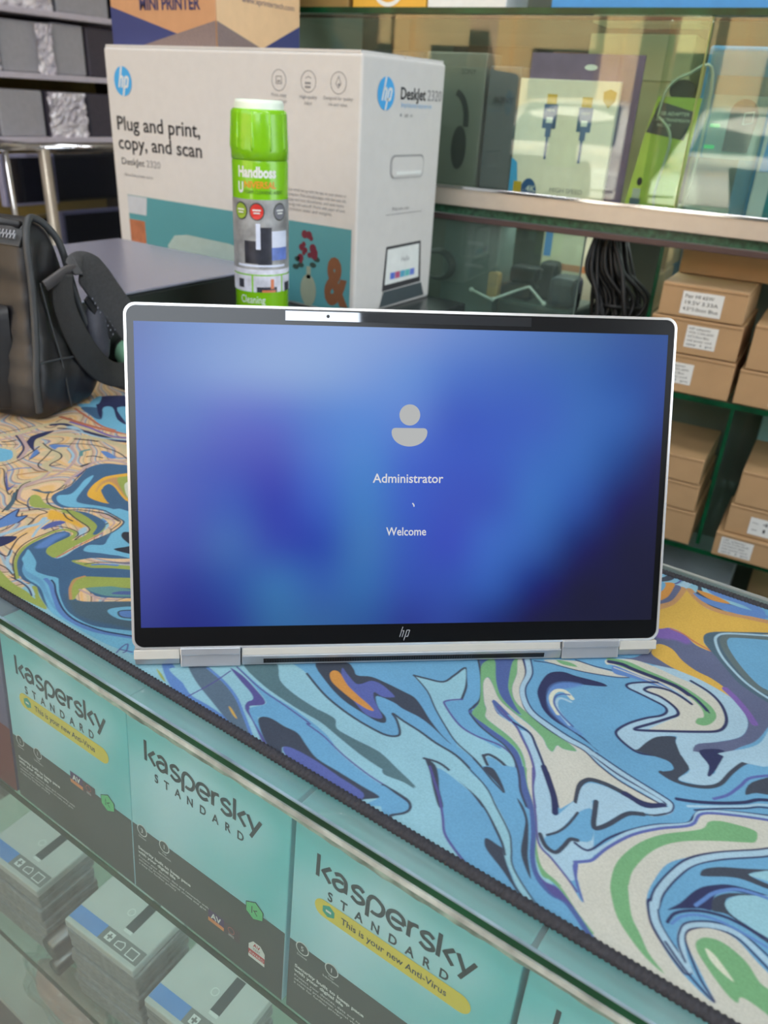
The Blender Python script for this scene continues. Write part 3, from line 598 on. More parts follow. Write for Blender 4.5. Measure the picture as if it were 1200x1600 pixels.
S|DK|0.74/0.35|-1605,875 -1572,902
S|DK|0.82/0.35|-1501,810 -1494,832 -1500,868 -1530,929
S|TAN|3.78/0.35|-1544,935 -1515,933 -1477,932 -1452,920 -1441,892 -1436,876 -1407,866 -1392,837 -1386,793 -1355,760
S|DK|0.88/0.35|-1540,943 -1504,934 -1465,933 -1442,919 -1432,889 -1423,881 -1413,898
S|DK|0.81/0.35|-1492,931 -1468,897 -1450,870 -1428,860 -1406,861
P|BL|1|-1516,942 -1517,954 -1495,969 -1479,970 -1495,951 -1490,938
P|BL|0.35|-1410,997 -1396,1005 -1357,996 -1370,985
P|VI|0.35|-1342,873 -1354,893 -1352,911 -1339,890
S|DK|2.18/0.35|-1375,922 -1374,939 -1371,946
S|TE|2.25/0.35|-1422,955 -1439,970 -1436,986
S|DK|1.11/0.35|-1408,959 -1400,971 -1379,977
S|MAU|1.84/0.35|-1477,968 -1431,948 -1394,909 -1377,862 -1380,815 -1371,778 -1338,748
S|LB2|1.67/0.35|-1475,961 -1434,944 -1409,916
S|DK|0.73/0.35|-1327,849 -1314,817 -1315,802 -1292,781 -1264,772 -1232,779 -1208,798 -1162,816 -1121,813
S|MAU|2.18/0.35|-1327,848 -1344,877 -1357,910 -1371,946 -1367,964 -1341,987 -1275,994
S|DK|0.62/0.35|-1312,805 -1314,817 -1316,851 -1331,875 -1358,921
S|DK|0.88/0.35|-1374,772 -1351,750 -1334,732 -1311,700
S|DU|2.45/0.35|-1363,760 -1335,737 -1313,711
P|VI|0.35|-1469,807 -1436,790 -1395,767 -1400,785 -1382,758 -1395,761
S|DK|0.62/0.35|-1491,803 -1477,808 -1425,777 -1368,749 -1376,763
S|BL|1.28/0.35|-1465,811 -1460,831 -1445,848
S|DK|0.69/0.35|-1388,810 -1383,786 -1348,753 -1329,743 -1298,743 -1280,736
S|MAU|1.53/0.35|-1399,861 -1382,830 -1379,789 -1344,756 -1318,752
P|DU|0.35|-1354,789 -1346,798 -1329,799 -1318,810 -1316,798 -1334,792
S|DK|0.71/0.35|-1224,769 -1203,761 -1184,760
S|BR|1.59/0.35|-1434,811 -1418,841 -1403,858
S|PU|0.52/0.35|-807,557 -812,571 -811,580 -800,569 -800,563
S|PU|0.51/0.35|-810,565 -791,572"""
def marbled_mesh(x0, x1, y0, y1, step, ztop):
    nx = int((x1 - x0) / step) + 1; ny = int((y1 - y0) / step) + 1
    X = np.linspace(x0, x1, nx); Y = np.linspace(y0, y1, ny)
    GX, GY = np.meshgrid(X, Y)
    c = lambda k: np.array(lin(PATC[k])[:3])
    # base print: flowing bands, for the places no drawn figure covers
    wx = GX + 0.030 * np.sin(GY * 31 + 1.0) + 0.016 * np.sin(GX * 47 + GY * 22) + 0.010 * np.sin(GY * 90 + 2)
    wy = GY + 0.028 * np.sin(GX * 27) + 0.013 * np.sin(GX * 61 - GY * 35 + 1)
    f = np.sin(wx * 60 + wy * 95) * 0.5 + 0.5
    g = np.sin(wx * 140 - wy * 60 + 2) * 0.5 + 0.5
    img = c('MB')[None, None, :] * (1 - f[..., None]) + c('LB')[None, None, :] * f[..., None]
    qq = GX * 22 + GY * 30 + 1.7 * np.sin(GX * 26 + 1.3 * np.sin(GY * 34)) + 1.3 * np.sin(GY * 44 + GX * 20) + 0.5 * np.sin(GX * 88 - GY * 52)
    fr = (qq * 0.24) % 1.0
    for p_, w_, k_ in ((0.10, 0.050, 'CR'), (0.10, 0.020, 'GR'), (0.03, 0.012, 'NV'), (0.18, 0.012, 'NV'), (0.34, 0.045, 'BL'), (0.45, 0.018, 'SL'), (0.60, 0.050, 'LB2'), (0.68, 0.012, 'PU'), (0.80, 0.040, 'SL'), (0.90, 0.030, 'LB2')):
        al = np.clip((w_ - np.abs(fr - p_)) / 0.006 + 0.5, 0, 1)[..., None]
        img = img * (1 - al) + c(k_)[None, None, :] * al
    U = 0.0004
    for row in PAT.split('\n'):
        kind, key, par, pts = row.split('|')
        P = [tuple(int(a) * U for a in q.split(',')) for q in pts.split(' ')]
        if kind == 'P': soft = float(par); w = 0; Q = np.array(crom(P, 4, True)); Q = np.vstack([Q, Q[:1]])
        else:
            w, soft = [float(a) for a in par.split('/')]; w = w * 1.35 + 0.15; Q = np.array(crom(P, 5, False))
        soft *= 0.001; w = w * 0.0005
        pad = w + soft * 2.2 + step * 2
        i0 = max(0, int((Q[:, 0].min() - pad - x0) / step)); i1 = min(nx, int((Q[:, 0].max() + pad - x0) / step) + 2)
        j0 = max(0, int((Q[:, 1].min() - pad - y0) / step)); j1 = min(ny, int((Q[:, 1].max() + pad - y0) / step) + 2)
        if i1 <= i0 or j1 <= j0: continue
        D = np.full((j1 - j0, i1 - i0), 9.0)
        sx = X[i0:i1]; sy = Y[j0:j1]
        for (ax, ay), (bx, by) in zip(Q[:-1], Q[1:]):
            a0 = int((min(ax, bx) - pad - sx[0]) / step); a1 = int((max(ax, bx) + pad - sx[0]) / step) + 2
            b0 = int((min(ay, by) - pad - sy[0]) / step); b1 = int((max(ay, by) + pad - sy[0]) / step) + 2
            a0 = max(a0, 0); b0 = max(b0, 0); a1 = min(a1, i1 - i0); b1 = min(b1, j1 - j0)
            if a1 <= a0 or b1 <= b0: continue
            dx, dy = bx - ax, by - ay; L2 = dx * dx + dy * dy + 1e-14
            px = sx[None, a0:a1] - ax; py = sy[b0:b1, None] - ay
            tt = np.clip((px * dx + py * dy) / L2, 0, 1)
            d = np.hypot(px - tt * dx, py - tt * dy)
            D[b0:b1, a0:a1] = np.minimum(D[b0:b1, a0:a1], d)
        if kind == 'P':
            T = np.zeros((j1 - j0, i1 - i0 + 1), np.int32)
            for (ax, ay), (bx, by) in zip(Q[:-1], Q[1:]):
                if ay == by: continue
                if ay > by: ax, ay, bx, by = bx, by, ax, ay
                r0 = max(0, int(math.ceil((ay - sy[0]) / step - 1e-9))); r1 = min(j1 - j0, int(math.ceil((by - sy[0]) / step - 1e-9)))
                if r1 <= r0: continue
                rws = np.arange(r0, r1); xc = ax + (bx - ax) * (sy[0] + rws * step - ay) / (by - ay)
                cc = np.clip(np.ceil((xc - sx[0]) / step).astype(int), 0, i1 - i0)
                np.add.at(T, (rws, cc), 1)
            ins = (np.cumsum(T, 1)[:, :-1] % 2) == 1
            sd = np.where(ins, D, -D)
        else: sd = w - D
        al = np.clip(sd / (2 * soft) + 0.5, 0, 1)[..., None]
        cc = c(key)[None, None, :]
        if kind == 'P' and key == 'PE':      # peach ground is finely combed with thin coloured veins
            gx, gy = np.meshgrid(sx, sy)
            q = gx * 34 + gy * 120 + 1.5 * np.sin(gx * 52 + 1.0 * np.sin(gy * 60)) + 0.9 * np.sin(gy * 70 + gx * 60) + 0.5 * np.sin(gx * 130 - gy * 40)
            fr = (q * 0.36) % 1.0
            def vein(p, w_): return np.exp(-((fr - p) / w_) ** 2)[..., None]
            cc = np.broadcast_to(cc, fr.shape + (3,)).copy()
            for p, w_, k_, a_ in ((0.10, 0.055, 'TAN', .9), (0.20, 0.024, 'DK', .85), (0.30, 0.06, 'MAU', .85), (0.46, 0.045, 'SK', .75), (0.53, 0.03, 'SB', .8), (0.70, 0.05, 'TAN', .8), (0.77, 0.016, 'DK', .7), (0.88, 0.05, 'GOLD', .5)):
                v = vein(p, w_) * a_; cc = cc * (1 - v) + c(k_)[None, None, :] * v
        img[j0:j1, i0:i1] = img[j0:j1, i0:i1] * (1 - al) + cc * al
    me = bpy.data.meshes.new('printed_surface')
    nv = nx * ny
    co = np.empty((nv, 3), np.float32); co[:, 0] = GX.ravel(); co[:, 1] = GY.ravel(); co[:, 2] = ztop
    me.vertices.add(nv); me.vertices.foreach_set('co', co.ravel())
    idx = np.arange(nv).reshape(ny, nx)
    q = np.stack([idx[:-1, :-1], idx[:-1, 1:], idx[1:, 1:], idx[1:, :-1]], -1).reshape(-1, 4)
    nf = len(q); me.loops.add(nf * 4); me.polygons.add(nf)
    me.loops.foreach_set('vertex_index', q.ravel().astype(np.int32))
    me.polygons.foreach_set('loop_start', np.arange(0, nf * 4, 4, dtype=np.int32))
    me.polygons.foreach_set('loop_total', np.full(nf, 4, np.int32))
    me.update()
    at = me.color_attributes.new('print', 'FLOAT_COLOR', 'POINT')
    ca = np.ones((nv, 4), np.float32); ca[:, :3] = img.reshape(-1, 3); at.data.foreach_set('color', ca.ravel())
    return me
MX0, MX1, MY0, MY1 = -0.78, 0.125, 0.2185, 0.5205
t = thing('desk_mat', 'large rubber desk mat with swirling marbled print under the laptop', 'desk mat', (0, 0, 0))
m_print = bpy.data.materials.new('marbled_print'); m_print.use_nodes = True
nt = m_print.node_tree; bs = nt.nodes['Principled BSDF']
at = nt.nodes.new('ShaderNodeAttribute'); at.attribute_name = 'print'
nz = nt.nodes.new('ShaderNodeTexNoise'); nz.inputs['Scale'].default_value = 900; nz.inputs['Detail'].default_value = 3
nz2 = nt.nodes.new('ShaderNodeTexNoise'); nz2.inputs['Scale'].default_value = 22; nz2.inputs['Detail'].default_value = 5
tcn = nt.nodes.new('ShaderNodeTexCoord')
for q in (nz, nz2): nt.links.new(tcn.outputs['Object'], q.inputs['Vector'])
ad = nt.nodes.new('ShaderNodeMath'); ad.operation = 'ADD'; nt.links.new(nz.outputs['Fac'], ad.inputs[0]); nt.links.new(nz2.outputs['Fac'], ad.inputs[1])
mr = nt.nodes.new('ShaderNodeMapRange'); mr.inputs[1].default_value = 0.6; mr.inputs[2].default_value = 1.4; mr.inputs[3].default_value = 0.70; mr.inputs[4].default_value = 0.92
nt.links.new(ad.outputs[0], mr.inputs[0])
vm = nt.nodes.new('ShaderNodeVectorMath'); vm.operation = 'SCALE'
nt.links.new(at.outputs['Color'], vm.inputs[0]); nt.links.new(mr.outputs[0], vm.inputs['Scale']); nt.links.new(vm.outputs[0], bs.inputs['Base Color'])
bs.inputs['Roughness'].default_value = 0.75; bs.inputs['Specular IOR Level'].default_value = 0.3
bp = nt.nodes.new('ShaderNodeBump'); bp.inputs['Strength'].default_value = 0.25; bp.inputs['Distance'].default_value = 0.0004
nt.links.new(nz.outputs['Fac'], bp.inputs['Height']); nt.links.new(bp.outputs['Normal'], bs.inputs['Normal'])
me = marbled_mesh(MX0 + 0.002, MX1 - 0.002, MY0 + 0.002, MY1 - 0.002, 0.00045, 0.003)
me.materials.append(m_print)
o = bpy.data.objects.new('printed_surface', me); COL.objects.link(o); o.parent = t
m_rub = mat('black_stitching', (44, 44, 50), 0.75, var=0.25, scale=500, bump=0.6, bscale=900)
b = MB(); b.box(MX0, MX1, MY0, MY1, 0.0001, 0.0028); b.build('rubber_base', m_rub, t)
# overlocked edge: one long cord with a thread wound round it
b = MB()
loop = []
cr = 0.012
for (cx, cy, a0) in ((MX1 - cr, MY0 + cr, -90), (MX1 - cr, MY1 - cr, 0), (MX0 + cr, MY1 - cr, 90), (MX0 + cr, MY0 + cr, 180)):
    loop += arc(cx, cy, cr, a0, a0 + 90, 8)
per = []
for i in range(len(loop)):
    p0 = Vector(loop[i]); p1 = Vector(loop[(i + 1) % len(loop)]); L = (p1 - p0).length
    if L < 1e-6: continue
    k = max(1, int(L / 0.00062))
    for j in range(k): per.append(p0.lerp(p1, j / k))
N = len(per); nn = 10; rings = []
for i in range(N):
    d = (per[(i + 1) % N] - per[i - 1]).normalized(); nx_ = Vector((d.y, -d.x))
    ph = (i % 4); r = 0.0023 + (0.00028 if ph in (1, 2) else -0.0001)
    rings.append([b.p(per[i].x + nx_.x * r * 1.25 * math.cos(2 * PI * k / nn) + d.x * 0.0007 * math.sin(2 * PI * k / nn), per[i].y + nx_.y * r * 1.25 * math.cos(2 * PI * k / nn) + d.y * 0.0007 * math.sin(2 * PI * k / nn), 0.0024 + r * math.sin(2 * PI * k / nn)) for k in range(nn)])
for i in range(N):
    A = rings[i]; B = rings[(i + 1) % N]
    for k in range(nn): b.face((A[k], A[(k + 1) % nn], B[(k + 1) % nn], B[k]))
b.build('stitched_edge', m_rub, t, smooth=True)

# ------------------------------------------------------------------ laptop, folded into stand position
m_sil = mat('silver_aluminium', (196, 194, 186), 0.45, 0.3, var=0.02, spec=0.6)
m_sil2 = mat('brushed_hinge', (186, 190, 196), 0.3, 0.6, var=0.04)
m_bez = mat('black_bezel_glass', (9, 9, 11), 0.24, spec=0.6, var=0.05)
LT = thing('laptop', 'silver convertible laptop showing a blue sign-in screen on the patterned mat', 'laptop', (-0.191, 0.321, 0.0), math.radians(40.68))
ti = math.radians(19.825)
W_ = (0, math.sin(ti), math.cos(ti))          # up along the lid
def LF(b): return b.frame((0, 0, 0.014), (1, 0, 0), W_)    # x = across, y = up the lid, z = towards the viewer
def rrect(x0, x1, y0, y1, r, n=6):
    return arc(x1 - r, y0 + r, r, -90, 0, n) + arc(x1 - r, y1 - r, r, 0, 90, n) + arc(x0 + r, y1 - r, r, 90, 180, n) + arc(x0 + r, y0 + r, r, 180, 270, n)
b = LF(MB()); b.prism(rrect(-0.1522, 0.1522, -0.0005, 0.1872, 0.0062), -0.0050, -0.0006); b.build('lid_shell', m_sil, LT, bevel=0.0006)
b = LF(MB())
ou = rrect(-0.1522, 0.1522, -0.0005, 0.1872, 0.0062, 8); inn = rrect(-0.1508, 0.1508, 0.0008, 0.1858, 0.0052, 8)
for i in range(len(ou)):
    j = (i + 1) % len(ou)
    a = [b.p(*ou[i], -0.0008), b.p(*ou[j], -0.0008), b.p(*inn[j], 0.0), b.p(*inn[i], 0.0), b.p(*ou[i], 0.00045), b.p(*ou[j], 0.00045), b.p(*inn[j], 0.0006), b.p(*inn[i], 0.0006)]
    b.face((a[0], a[1], a[5], a[4])); b.face((a[4], a[5], a[6], a[7])); b.face((a[7], a[6], a[2], a[3]))
b.build('bright_rim', mat('polished_rim', (235, 235, 236), 0.2, 0.6, var=0.01), LT)
b = LF(MB()); b.prism(rrect(-0.1508, 0.1508, 0.0008, 0.1858, 0.0052), -0.0006, 0.0001); b.build('bezel', m_bez, LT)
# display picture
dsp = LF(MB()); NX, NY = 64, 36
rows = [[(7,65,151),(49,99,173),(81,119,185),(102,134,196),(111,145,204),(121,152,208),(121,148,209),(103,137,205),(89,126,196),(76,115,182),(62,104,169),(42,83,155),(7,66,140)],
        [(7,72,166),(59,102,179),(88,124,190),(102,136,195),(104,141,200),(103,141,207),(95,138,210),(74,115,200),(66,106,193),(59,102,187),(50,99,178),(29,80,162),(7,59,143)],
        [(7,77,173),(7,77,176),(30,66,178),(26,72,182),(38,103,193),(64,122,205),(80,122,206),(56,91,192),(54,91,191),(56,96,190),(52,103,185),(36,89,171),(7,50,134)],
        [(51,88,181),(30,70,176),(14,50,174),(12,46,174),(38,97,194),(56,121,201),(58,99,200),(53,86,193),(54,90,192),(55,104,192),(49,102,184),(19,66,144),(7,7,89)],
        [(72,92,181),(54,78,177),(32,74,177),(12,44,170),(36,86,188),(53,118,194),(52,92,195),(54,81,188),(53,87,188),(54,108,191),(37,83,167),(7,25,101),(7,7,68)],
        [(69,84,173),(56,77,170),(51,95,175),(34,67,171),(25,68,172),(53,112,183),(49,88,186),(52,76,186),(55,101,193),(45,93,176),(9,41,116),(7,7,67),(7,7,54)],
        [(57,70,155),(36,54,149),(34,76,160),(45,106,173),(41,91,171),(45,103,174),(44,79,174),(45,79,176),(43,88,176),(11,42,125),(7,7,68),(7,7,55),(7,7,46)],
        [(43,55,137),(25,38,131),(26,55,141),(43,99,159),(44,95,157),(36,84,155),(34,58,146),(37,65,153),(16,42,123),(7,7,69),(7,7,51),(7,7,47),(7,7,41)]]
A = np.array([[lin(q)[:3] for q in r] for r in rows])
def cub(a, t):
    n = len(a) - 1; t = min(max(t, 0), 1) * n; i = min(int(t), n - 1); f = t - i
    p = [a[max(i - 1, 0)], a[i], a[i + 1], a[min(i + 2, n)]]
    return 0.5 * (2 * p[1] + (p[2] - p[0]) * f + (2 * p[0] - 5 * p[1] + 4 * p[2] - p[3]) * f * f + (3 * p[1] - p[0] - 3 * p[2] + p[3]) * f ** 3)
cols = []
for j in range(NY + 1):
    r = [cub(A[:, i], 1 - j / NY) for i in range(13)]
    for i in range(NX + 1):
        dsp.p(-0.1472 + 0.2944 * i / NX, 0.012 + 0.1656 * j / NY, 0.00015)
        cols.append(np.clip(cub(np.array(r), i / NX), 0.003, 1))
for j in range(NY):
    for i in range(NX):
        k = j * (NX + 1) + i; dsp.face((k, k + 1, k + NX + 2, k + NX + 1))
m_scr = bpy.data.materials.new('display_picture'); m_scr.use_nodes = True
nt = m_scr.node_tree; bs = nt.nodes['Principled BSDF']; at = nt.nodes.new('ShaderNodeAttribute'); at.attribute_name = 'picture'
bs.inputs['Base Color'].default_value = (0.008, 0.008, 0.01, 1); bs.inputs['Roughness'].default_value = 0.24; bs.inputs['Specular IOR Level'].default_value = 0.6
nt.links.new(at.outputs['Color'], bs.inputs['Emission Color']); bs.inputs['Emission Strength'].default_value = 0.93
o = dsp.build('display', m_scr, LT)
ca = o.data.color_attributes.new('picture', 'FLOAT_COLOR', 'POINT')
for i, q in enumerate(cols): ca.data[i].color = (q[0], q[1], q[2], 1)
m_ui = emission('screen_grey', (188, 190, 190), 0.92); m_tx = emission('screen_white', (222, 222, 226), 0.92)
b = LF(MB()); b.use(m_ui); b.disc(0.0002, 0.1306, 0.0058, 0.0003, n=36)
body = [(-0.0098, 0.1215)] + arc(-0.0078, 0.1214, 0.0020, 180, 90, 5) + arc(0.0082, 0.1214, 0.0020, 90, 0, 5) + arc(0.0002, 0.1210, 0.0100, 0, -180, 24, ry=0.0078)
b.flat(body, 0.0003); b.build('user_icon', None, LT)
b = LF(MB()); b.use(m_tx)
b.text('Administrator', 0.0, 0.0930, 0.0072, 0.0003, 'CENTER', fit=0.0398, bold=0.012)
b.text('Welcome', -0.0005, 0.0632, 0.0066, 0.0003, 'CENTER', fit=0.0228, bold=0.012)
b.stroke([(0.0026, 0.0815), (0.0034, 0.0806), (0.0036, 0.0795)], 0.0007, 0.0003)
b.build('screen_text', None, LT)
# camera strip
b = LF(MB()); b.rect(-0.0680, 0.0673, 0.1800, 0.1850, 0.00022); b.build('camera_strip', mat('mirror_strip', (150, 152, 156), 0.03, 1.0, var=0.01), LT)
b = LF(MB()); b.disc(-0.0452, 0.1826, 0.0009, 0.0004); b.build('webcam', m_dark, LT)
# maker's mark on the chin
b = LF(MB()); s_ = 0.0011
def sl(x, y0, y1): b.stroke([(x + (y0 - 0.0064) * 0.30, y0), (x + (y1 - 0.0064) * 0.30, y1)], 0.00045, 0.0003)
sl(-0.0026, 0.0042, 0.0102); sl(-0.0012, 0.0042, 0.0078); sl(0.0004, 0.0022, 0.0082); sl(0.0020, 0.0046, 0.0082)
b.stroke([(-0.0016, 0.0078), (-0.0006, 0.0080)], 0.0005, 0.0003); b.stroke([(0.0008, 0.0082), (0.0024, 0.0082)], 0.0005, 0.0003)
b.stroke([(0.0004, 0.0044), (0.0016, 0.0046)], 0.0005, 0.0003)
b.build('maker_mark', mat('mirror_logo', (215, 215, 220), 0.25, 0.6), LT)
# lower edge: lid spine, hinge blocks
b = LF(MB()); b.box(-0.1515, -0.1265, -0.0062, -0.0006, -0.0050, 0.0003); b.box(-0.0925, 0.0925, -0.0050, -0.0006, -0.0050, 0.0003); b.box(0.1285, 0.1515, -0.0062, -0.0006, -0.0050, 0.0003)
b.build('lid_spine', m_sil, LT, bevel=0.0005)
for (a0, a1) in ((-0.1262, -0.0932), (0.0932, 0.1278)):
    b = LF(MB()); b.prism([(a0, -0.0003), (a1, -0.0003), (a1, -0.0108), (a0, -0.0108)], -0.0060, 0.0006)
    b.box(a0, a1, -0.0038, 0.0006, 0.0004, 0.0022)
    b.build('hinge', m_sil2, LT, bevel=0.0006)
# base, keyboard side down, running back behind the screen
b = MB()
b.box(-0.1518, 0.1518, 0.0030, 0.190, 0.0042, 0.0128)
b.prism([(-0.1510, -0.0012), (-0.1268, -0.0012), (-0.1268, 0.004), (-0.1518, 0.004), (-0.1518, 0.0015)], 0.0040, 0.0090)
b.box(-0.0926, 0.0928, -0.0030, 0.004, 0.0036, 0.0098)
b.prism([(0.1282, -0.0012), (0.1480, -0.0012), (0.1518, 0.0025), (0.1518, 0.004), (0.1282, 0.004)], 0.0036, 0.0086)
b.build('base', mat('base_aluminium', (160, 166, 172), 0.35, 0.5, var=0.03), LT, bevel=0.0005)
b = MB(); b.box(-0.0805, 0.0825, -0.0034, -0.0026, 0.0052, 0.0079); b.build('vent', mat('vent_black', (8, 8, 10), 0.6), LT)
b = MB()
for i in range(84):
    x = -0.0790 + i * 0.00142; b.box(x, x + 0.00035, -0.00365, -0.0030, 0.0054, 0.0077)
b.build('vent_fins', mat('vent_fin', (52, 54, 58), 0.4, 0.5), LT)
b = MB(); b.box(-0.13, 0.13, 0.004, 0.03, 0.0031, 0.0046); b.build('rubber_foot', m_dark, LT, bevel=0.0005)

# ------------------------------------------------------------------ software boxes leaning in the showcase
m_teal = bpy.data.materials.new('teal_carton'); m_teal.use_nodes = True
nt = m_teal.node_tree; bs = nt.nodes['Principled BSDF']
tc = nt.nodes.new('ShaderNodeTexCoord'); nz = nt.nodes.new('ShaderNodeTexNoise'); nz.inputs['Scale'].default_value = 11; nz.inputs['Detail'].default_value = 1
nt.links.new(tc.outputs['Object'], nz.inputs['Vector']); rp = nt.nodes.new('ShaderNodeValToRGB')
rp.color_ramp.elements[0].position = 0.35; rp.color_ramp.elements[0].color = lin((116, 202, 208)); rp.color_ramp.elements[1].position = 0.62; rp.color_ramp.elements[1].color = lin((192, 226, 238))
nt.links.new(nz.outputs['Fac'], rp.inputs[0]); nt.links.new(rp.outputs[0], bs.inputs['Base Color']); bs.inputs['Roughness'].default_value = 0.35
m_band = mat('charcoal_print', (66, 78, 76), 0.4, var=0.05)
m_ink = mat('dark_ink', (40, 58, 62), 0.5, var=0.02)
m_white = mat('white_ink', (225, 228, 226), 0.5, var=0.01)
m_yel = mat('yellow_label', (226, 204, 70), 0.45, var=0.03)
m_kgreen = mat('green_badge', (96, 196, 128), 0.45, var=0.02)
def kas_word(b, x, y, u, w, h):
    """geometric lower-case word drawn as strokes; u = x-height"""
    k = u; X = x; Wd = w
    def st(pts, n=5, cl=False): b.stroke([(X + p[0] * k, y + p[1] * k) for p in (crom(pts, n) if len(pts) > 2 else pts)], Wd, h)
    def kk():
        nonlocal X
        st([(0.08, 0), (0.08, 1.48)]); st([(0.86, 1.0), (0.38, 0.52)]); st([(0.34, 0.60), (0.88, 0.0)]); X += 0.98 * k
    def aa():
        nonlocal X
        st([(0.14, 0.84), (0.46, 1.0), (0.78, 0.80), (0.84, 0.5), (0.84, 0.0)]); st([(0.70, 0.56), (0.40, 0.56), (0.10, 0.36), (0.22, 0.04), (0.50, -0.02), (0.80, 0.22)]); X += 1.12 * k
    def ss():
        nonlocal X
        st([(0.76, 0.84), (0.46, 1.0), (0.14, 0.80), (0.22, 0.58), (0.46, 0.50), (0.74, 0.38), (0.78, 0.16), (0.44, -0.02), (0.08, 0.16)]); X += 0.98 * k
    def pp():
        nonlocal X
        st([(0.08, -0.48), (0.08, 0.62)]); st([(0.08, 0.62), (0.24, 0.94), (0.52, 1.0), (0.90, 0.76), (0.96, 0.42), (0.78, 0.08), (0.46, 0.0), (0.30, 0.06)]); X += 1.18 * k
    def ee():
        nonlocal X
        st([(0.24, 0.48), (0.98, 0.48)]); st([(0.98, 0.48), (0.86, 0.86), (0.50, 1.0), (0.16, 0.84), (0.04, 0.48), (0.18, 0.12), (0.52, -0.02), (0.88, 0.16)]); X += 1.16 * k
    def rr_():
        nonlocal X
        st([(0.08, 0), (0.08, 1.0)]); st([(0.08, 0.62), (0.24, 0.90), (0.56, 0.98)]); X += 0.64 * k
    def yy():
        nonlocal X
        st([(0.06, 1.0), (0.50, 0.12)]); st([(0.98, 1.0), (0.30, -0.42)]); X += 1.0 * k
    for g in (kk, aa, ss, pp, ee, rr_, ss, kk, yy): g()
    return X
def hexpts(cx, cy, r): return [(cx - r * .9, cy + r * .45), (cx + r * .1, cy + r), (cx + r * .9, cy + r * .42), (cx + r * .9, cy - r * .5), (cx - r * .1, cy - r), (cx - r * .9, cy - r * .5)]
def software_box(name, label, x0, pill, count, badges, dz=0.0, w=0.1262):
    t = thing(name, label, 'software box', (x0, 0.2095, -0.1730 + dz), 0, 'antivirus boxes leaning in the showcase')
    ly, lz = 0.0085, 0.1375; ln = math.hypot(ly, lz)
    U = (0, ly / ln, lz / ln)
    F = lambda vo=0.006: MB().frame((0, U[1] * vo, U[2] * vo), (1, 0, 0), U)
    b = F(0); b.box(0, w, 0, 0.1500, -0.026, 0); b.build('carton', m_teal, t, bevel=0.0007)
    b = F(0); b.use(m_band); b.rect(0.0004, w - 0.0004, 0.0004, 0.0560, 0.0001); b.build('printed_band', None, t)
    b = F(); b.use(m_ink)
    X = kas_word(b, 0.0150, 0.1080, 0.0101, 0.00235, 0.0002)
    b.text('STANDARD', 0.0230, 0.0962, 0.0086, 0.0002, fit=0.071, spacing=2.4, bold=0.025)
    b.build('brand_lettering', None, t)
    if pill:
        b = F(); b.use(m_yel); b.flat(arc(0.0215, 0.0886, 0.0060, 90, 270, 12) + arc(0.1015, 0.0886, 0.0060, -90, 90, 12), 0.0003)
        b.use(mat('teal_dot', (40, 160, 140), 0.5)); b.flat(hexpts(0.0245, 0.0888, 0.0042), 0.0004)
        b.use(m_white); b.rect(0.0228, 0.0262, 0.0881, 0.0895, 0.0005)
        b.use(m_ink); b.text('This is your new Anti-Virus', 0.0325, 0.0866, 0.0062, 0.0004, fit=0.062, bold=0.012)
        b.build('yellow_flash', None, t)
    b = F(); b.use(m_band); b.disc(0.0095, 0.0485, 0.0042, 0.0002); b.disc(0.0295, 0.0485, 0.0042, 0.0002)
    b.use(m_white); b.ring(0.0095, 0.0485, 0.0042, 0.0006, 0.0003); b.ring(0.0295, 0.0485, 0.0042, 0.0006, 0.0003)
    b.text(count, 0.0095, 0.0468, 0.0050, 0.0004, 'CENTER'); b.text('1', 0.0295, 0.0468, 0.0050, 0.0004, 'CENTER')
    b.text('Devices', 0.0095, 0.0418, 0.0022, 0.0003, 'CENTER'); b.text('Year', 0.0295, 0.0420, 0.0022, 0.0003, 'CENTER'); b.text('Subscription', 0.0295, 0.0398, 0.0022, 0.0003, 'CENTER')
    b.text('Security built to keep pace', 0.0050, 0.0310, 0.0034, 0.0003, fit=0.047, bold=0.03); b.text('with your digital life', 0.0050, 0.0274, 0.0034, 0.0003, fit=0.034, bold=0.03)
    b.text('Protect your devices, data and networks with', 0.0050, 0.0236, 0.0026, 0.0003, fit=0.062)
    b.text('advanced protection against viruses and give', 0.0050, 0.0207, 0.0026, 0.0003, fit=0.060)
    b.text('a step for further privacy', 0.0050, 0.0178, 0.0026, 0.0003, fit=0.034)
    b.build('small_print', None, t)
    hx, hy = 0.1035, 0.0505
    b = F(); b.use(m_ink); b.flat(hexpts(hx, hy, 0.0074), 0.0003); b.use(m_kgreen); b.flat(hexpts(hx, hy, 0.0068), 0.0004)
    b.use(m_ink); b.stroke([(hx - 0.0018, hy - 0.0026), (hx - 0.0018, hy + 0.0028)], 0.0006, 0.0005); b.stroke([(hx + 0.0022, hy + 0.0016), (hx - 0.0004, hy - 0.0002)], 0.0006, 0.0005); b.stroke([(hx - 0.0006, hy + 0.0004), (hx + 0.0022, hy - 0.0026)], 0.0006, 0.0005)
    b.build('green_badge', None, t)
    if badges:
        ax, ay = badges[0]
        b = F(); b.use(mat('violet_badge', (74, 58, 104), 0.5)); b.rect(ax, ax + 0.013, ay, ay + 0.0095, 0.0003)
        b.use(mat('dark_badge', (84, 74, 78), 0.5)); b.rect(ax + 0.013, ax + 0.0255, ay - 0.0005, ay + 0.0090, 0.0003)
        b.use(mat('orange_badge', (222, 140, 84), 0.5)); b.rect(ax, ax + 0.013, ay, ay + 0.0030, 0.0004)
        b.use(m_white); b.text('AV', ax + 0.0065, ay + 0.0038, 0.0062, 0.0005, 'CENTER', bold=0.03); b.text('2022', ax + 0.0190, ay + 0.0006, 0.0024, 0.0005, 'CENTER')
        b.use(mat('rose_line', (190, 110, 100), 0.5)); b.ring(ax + 0.0190, ay + 0.0055, 0.0024, 0.0004, 0.0005)
        b.build('test_badge', None, t)
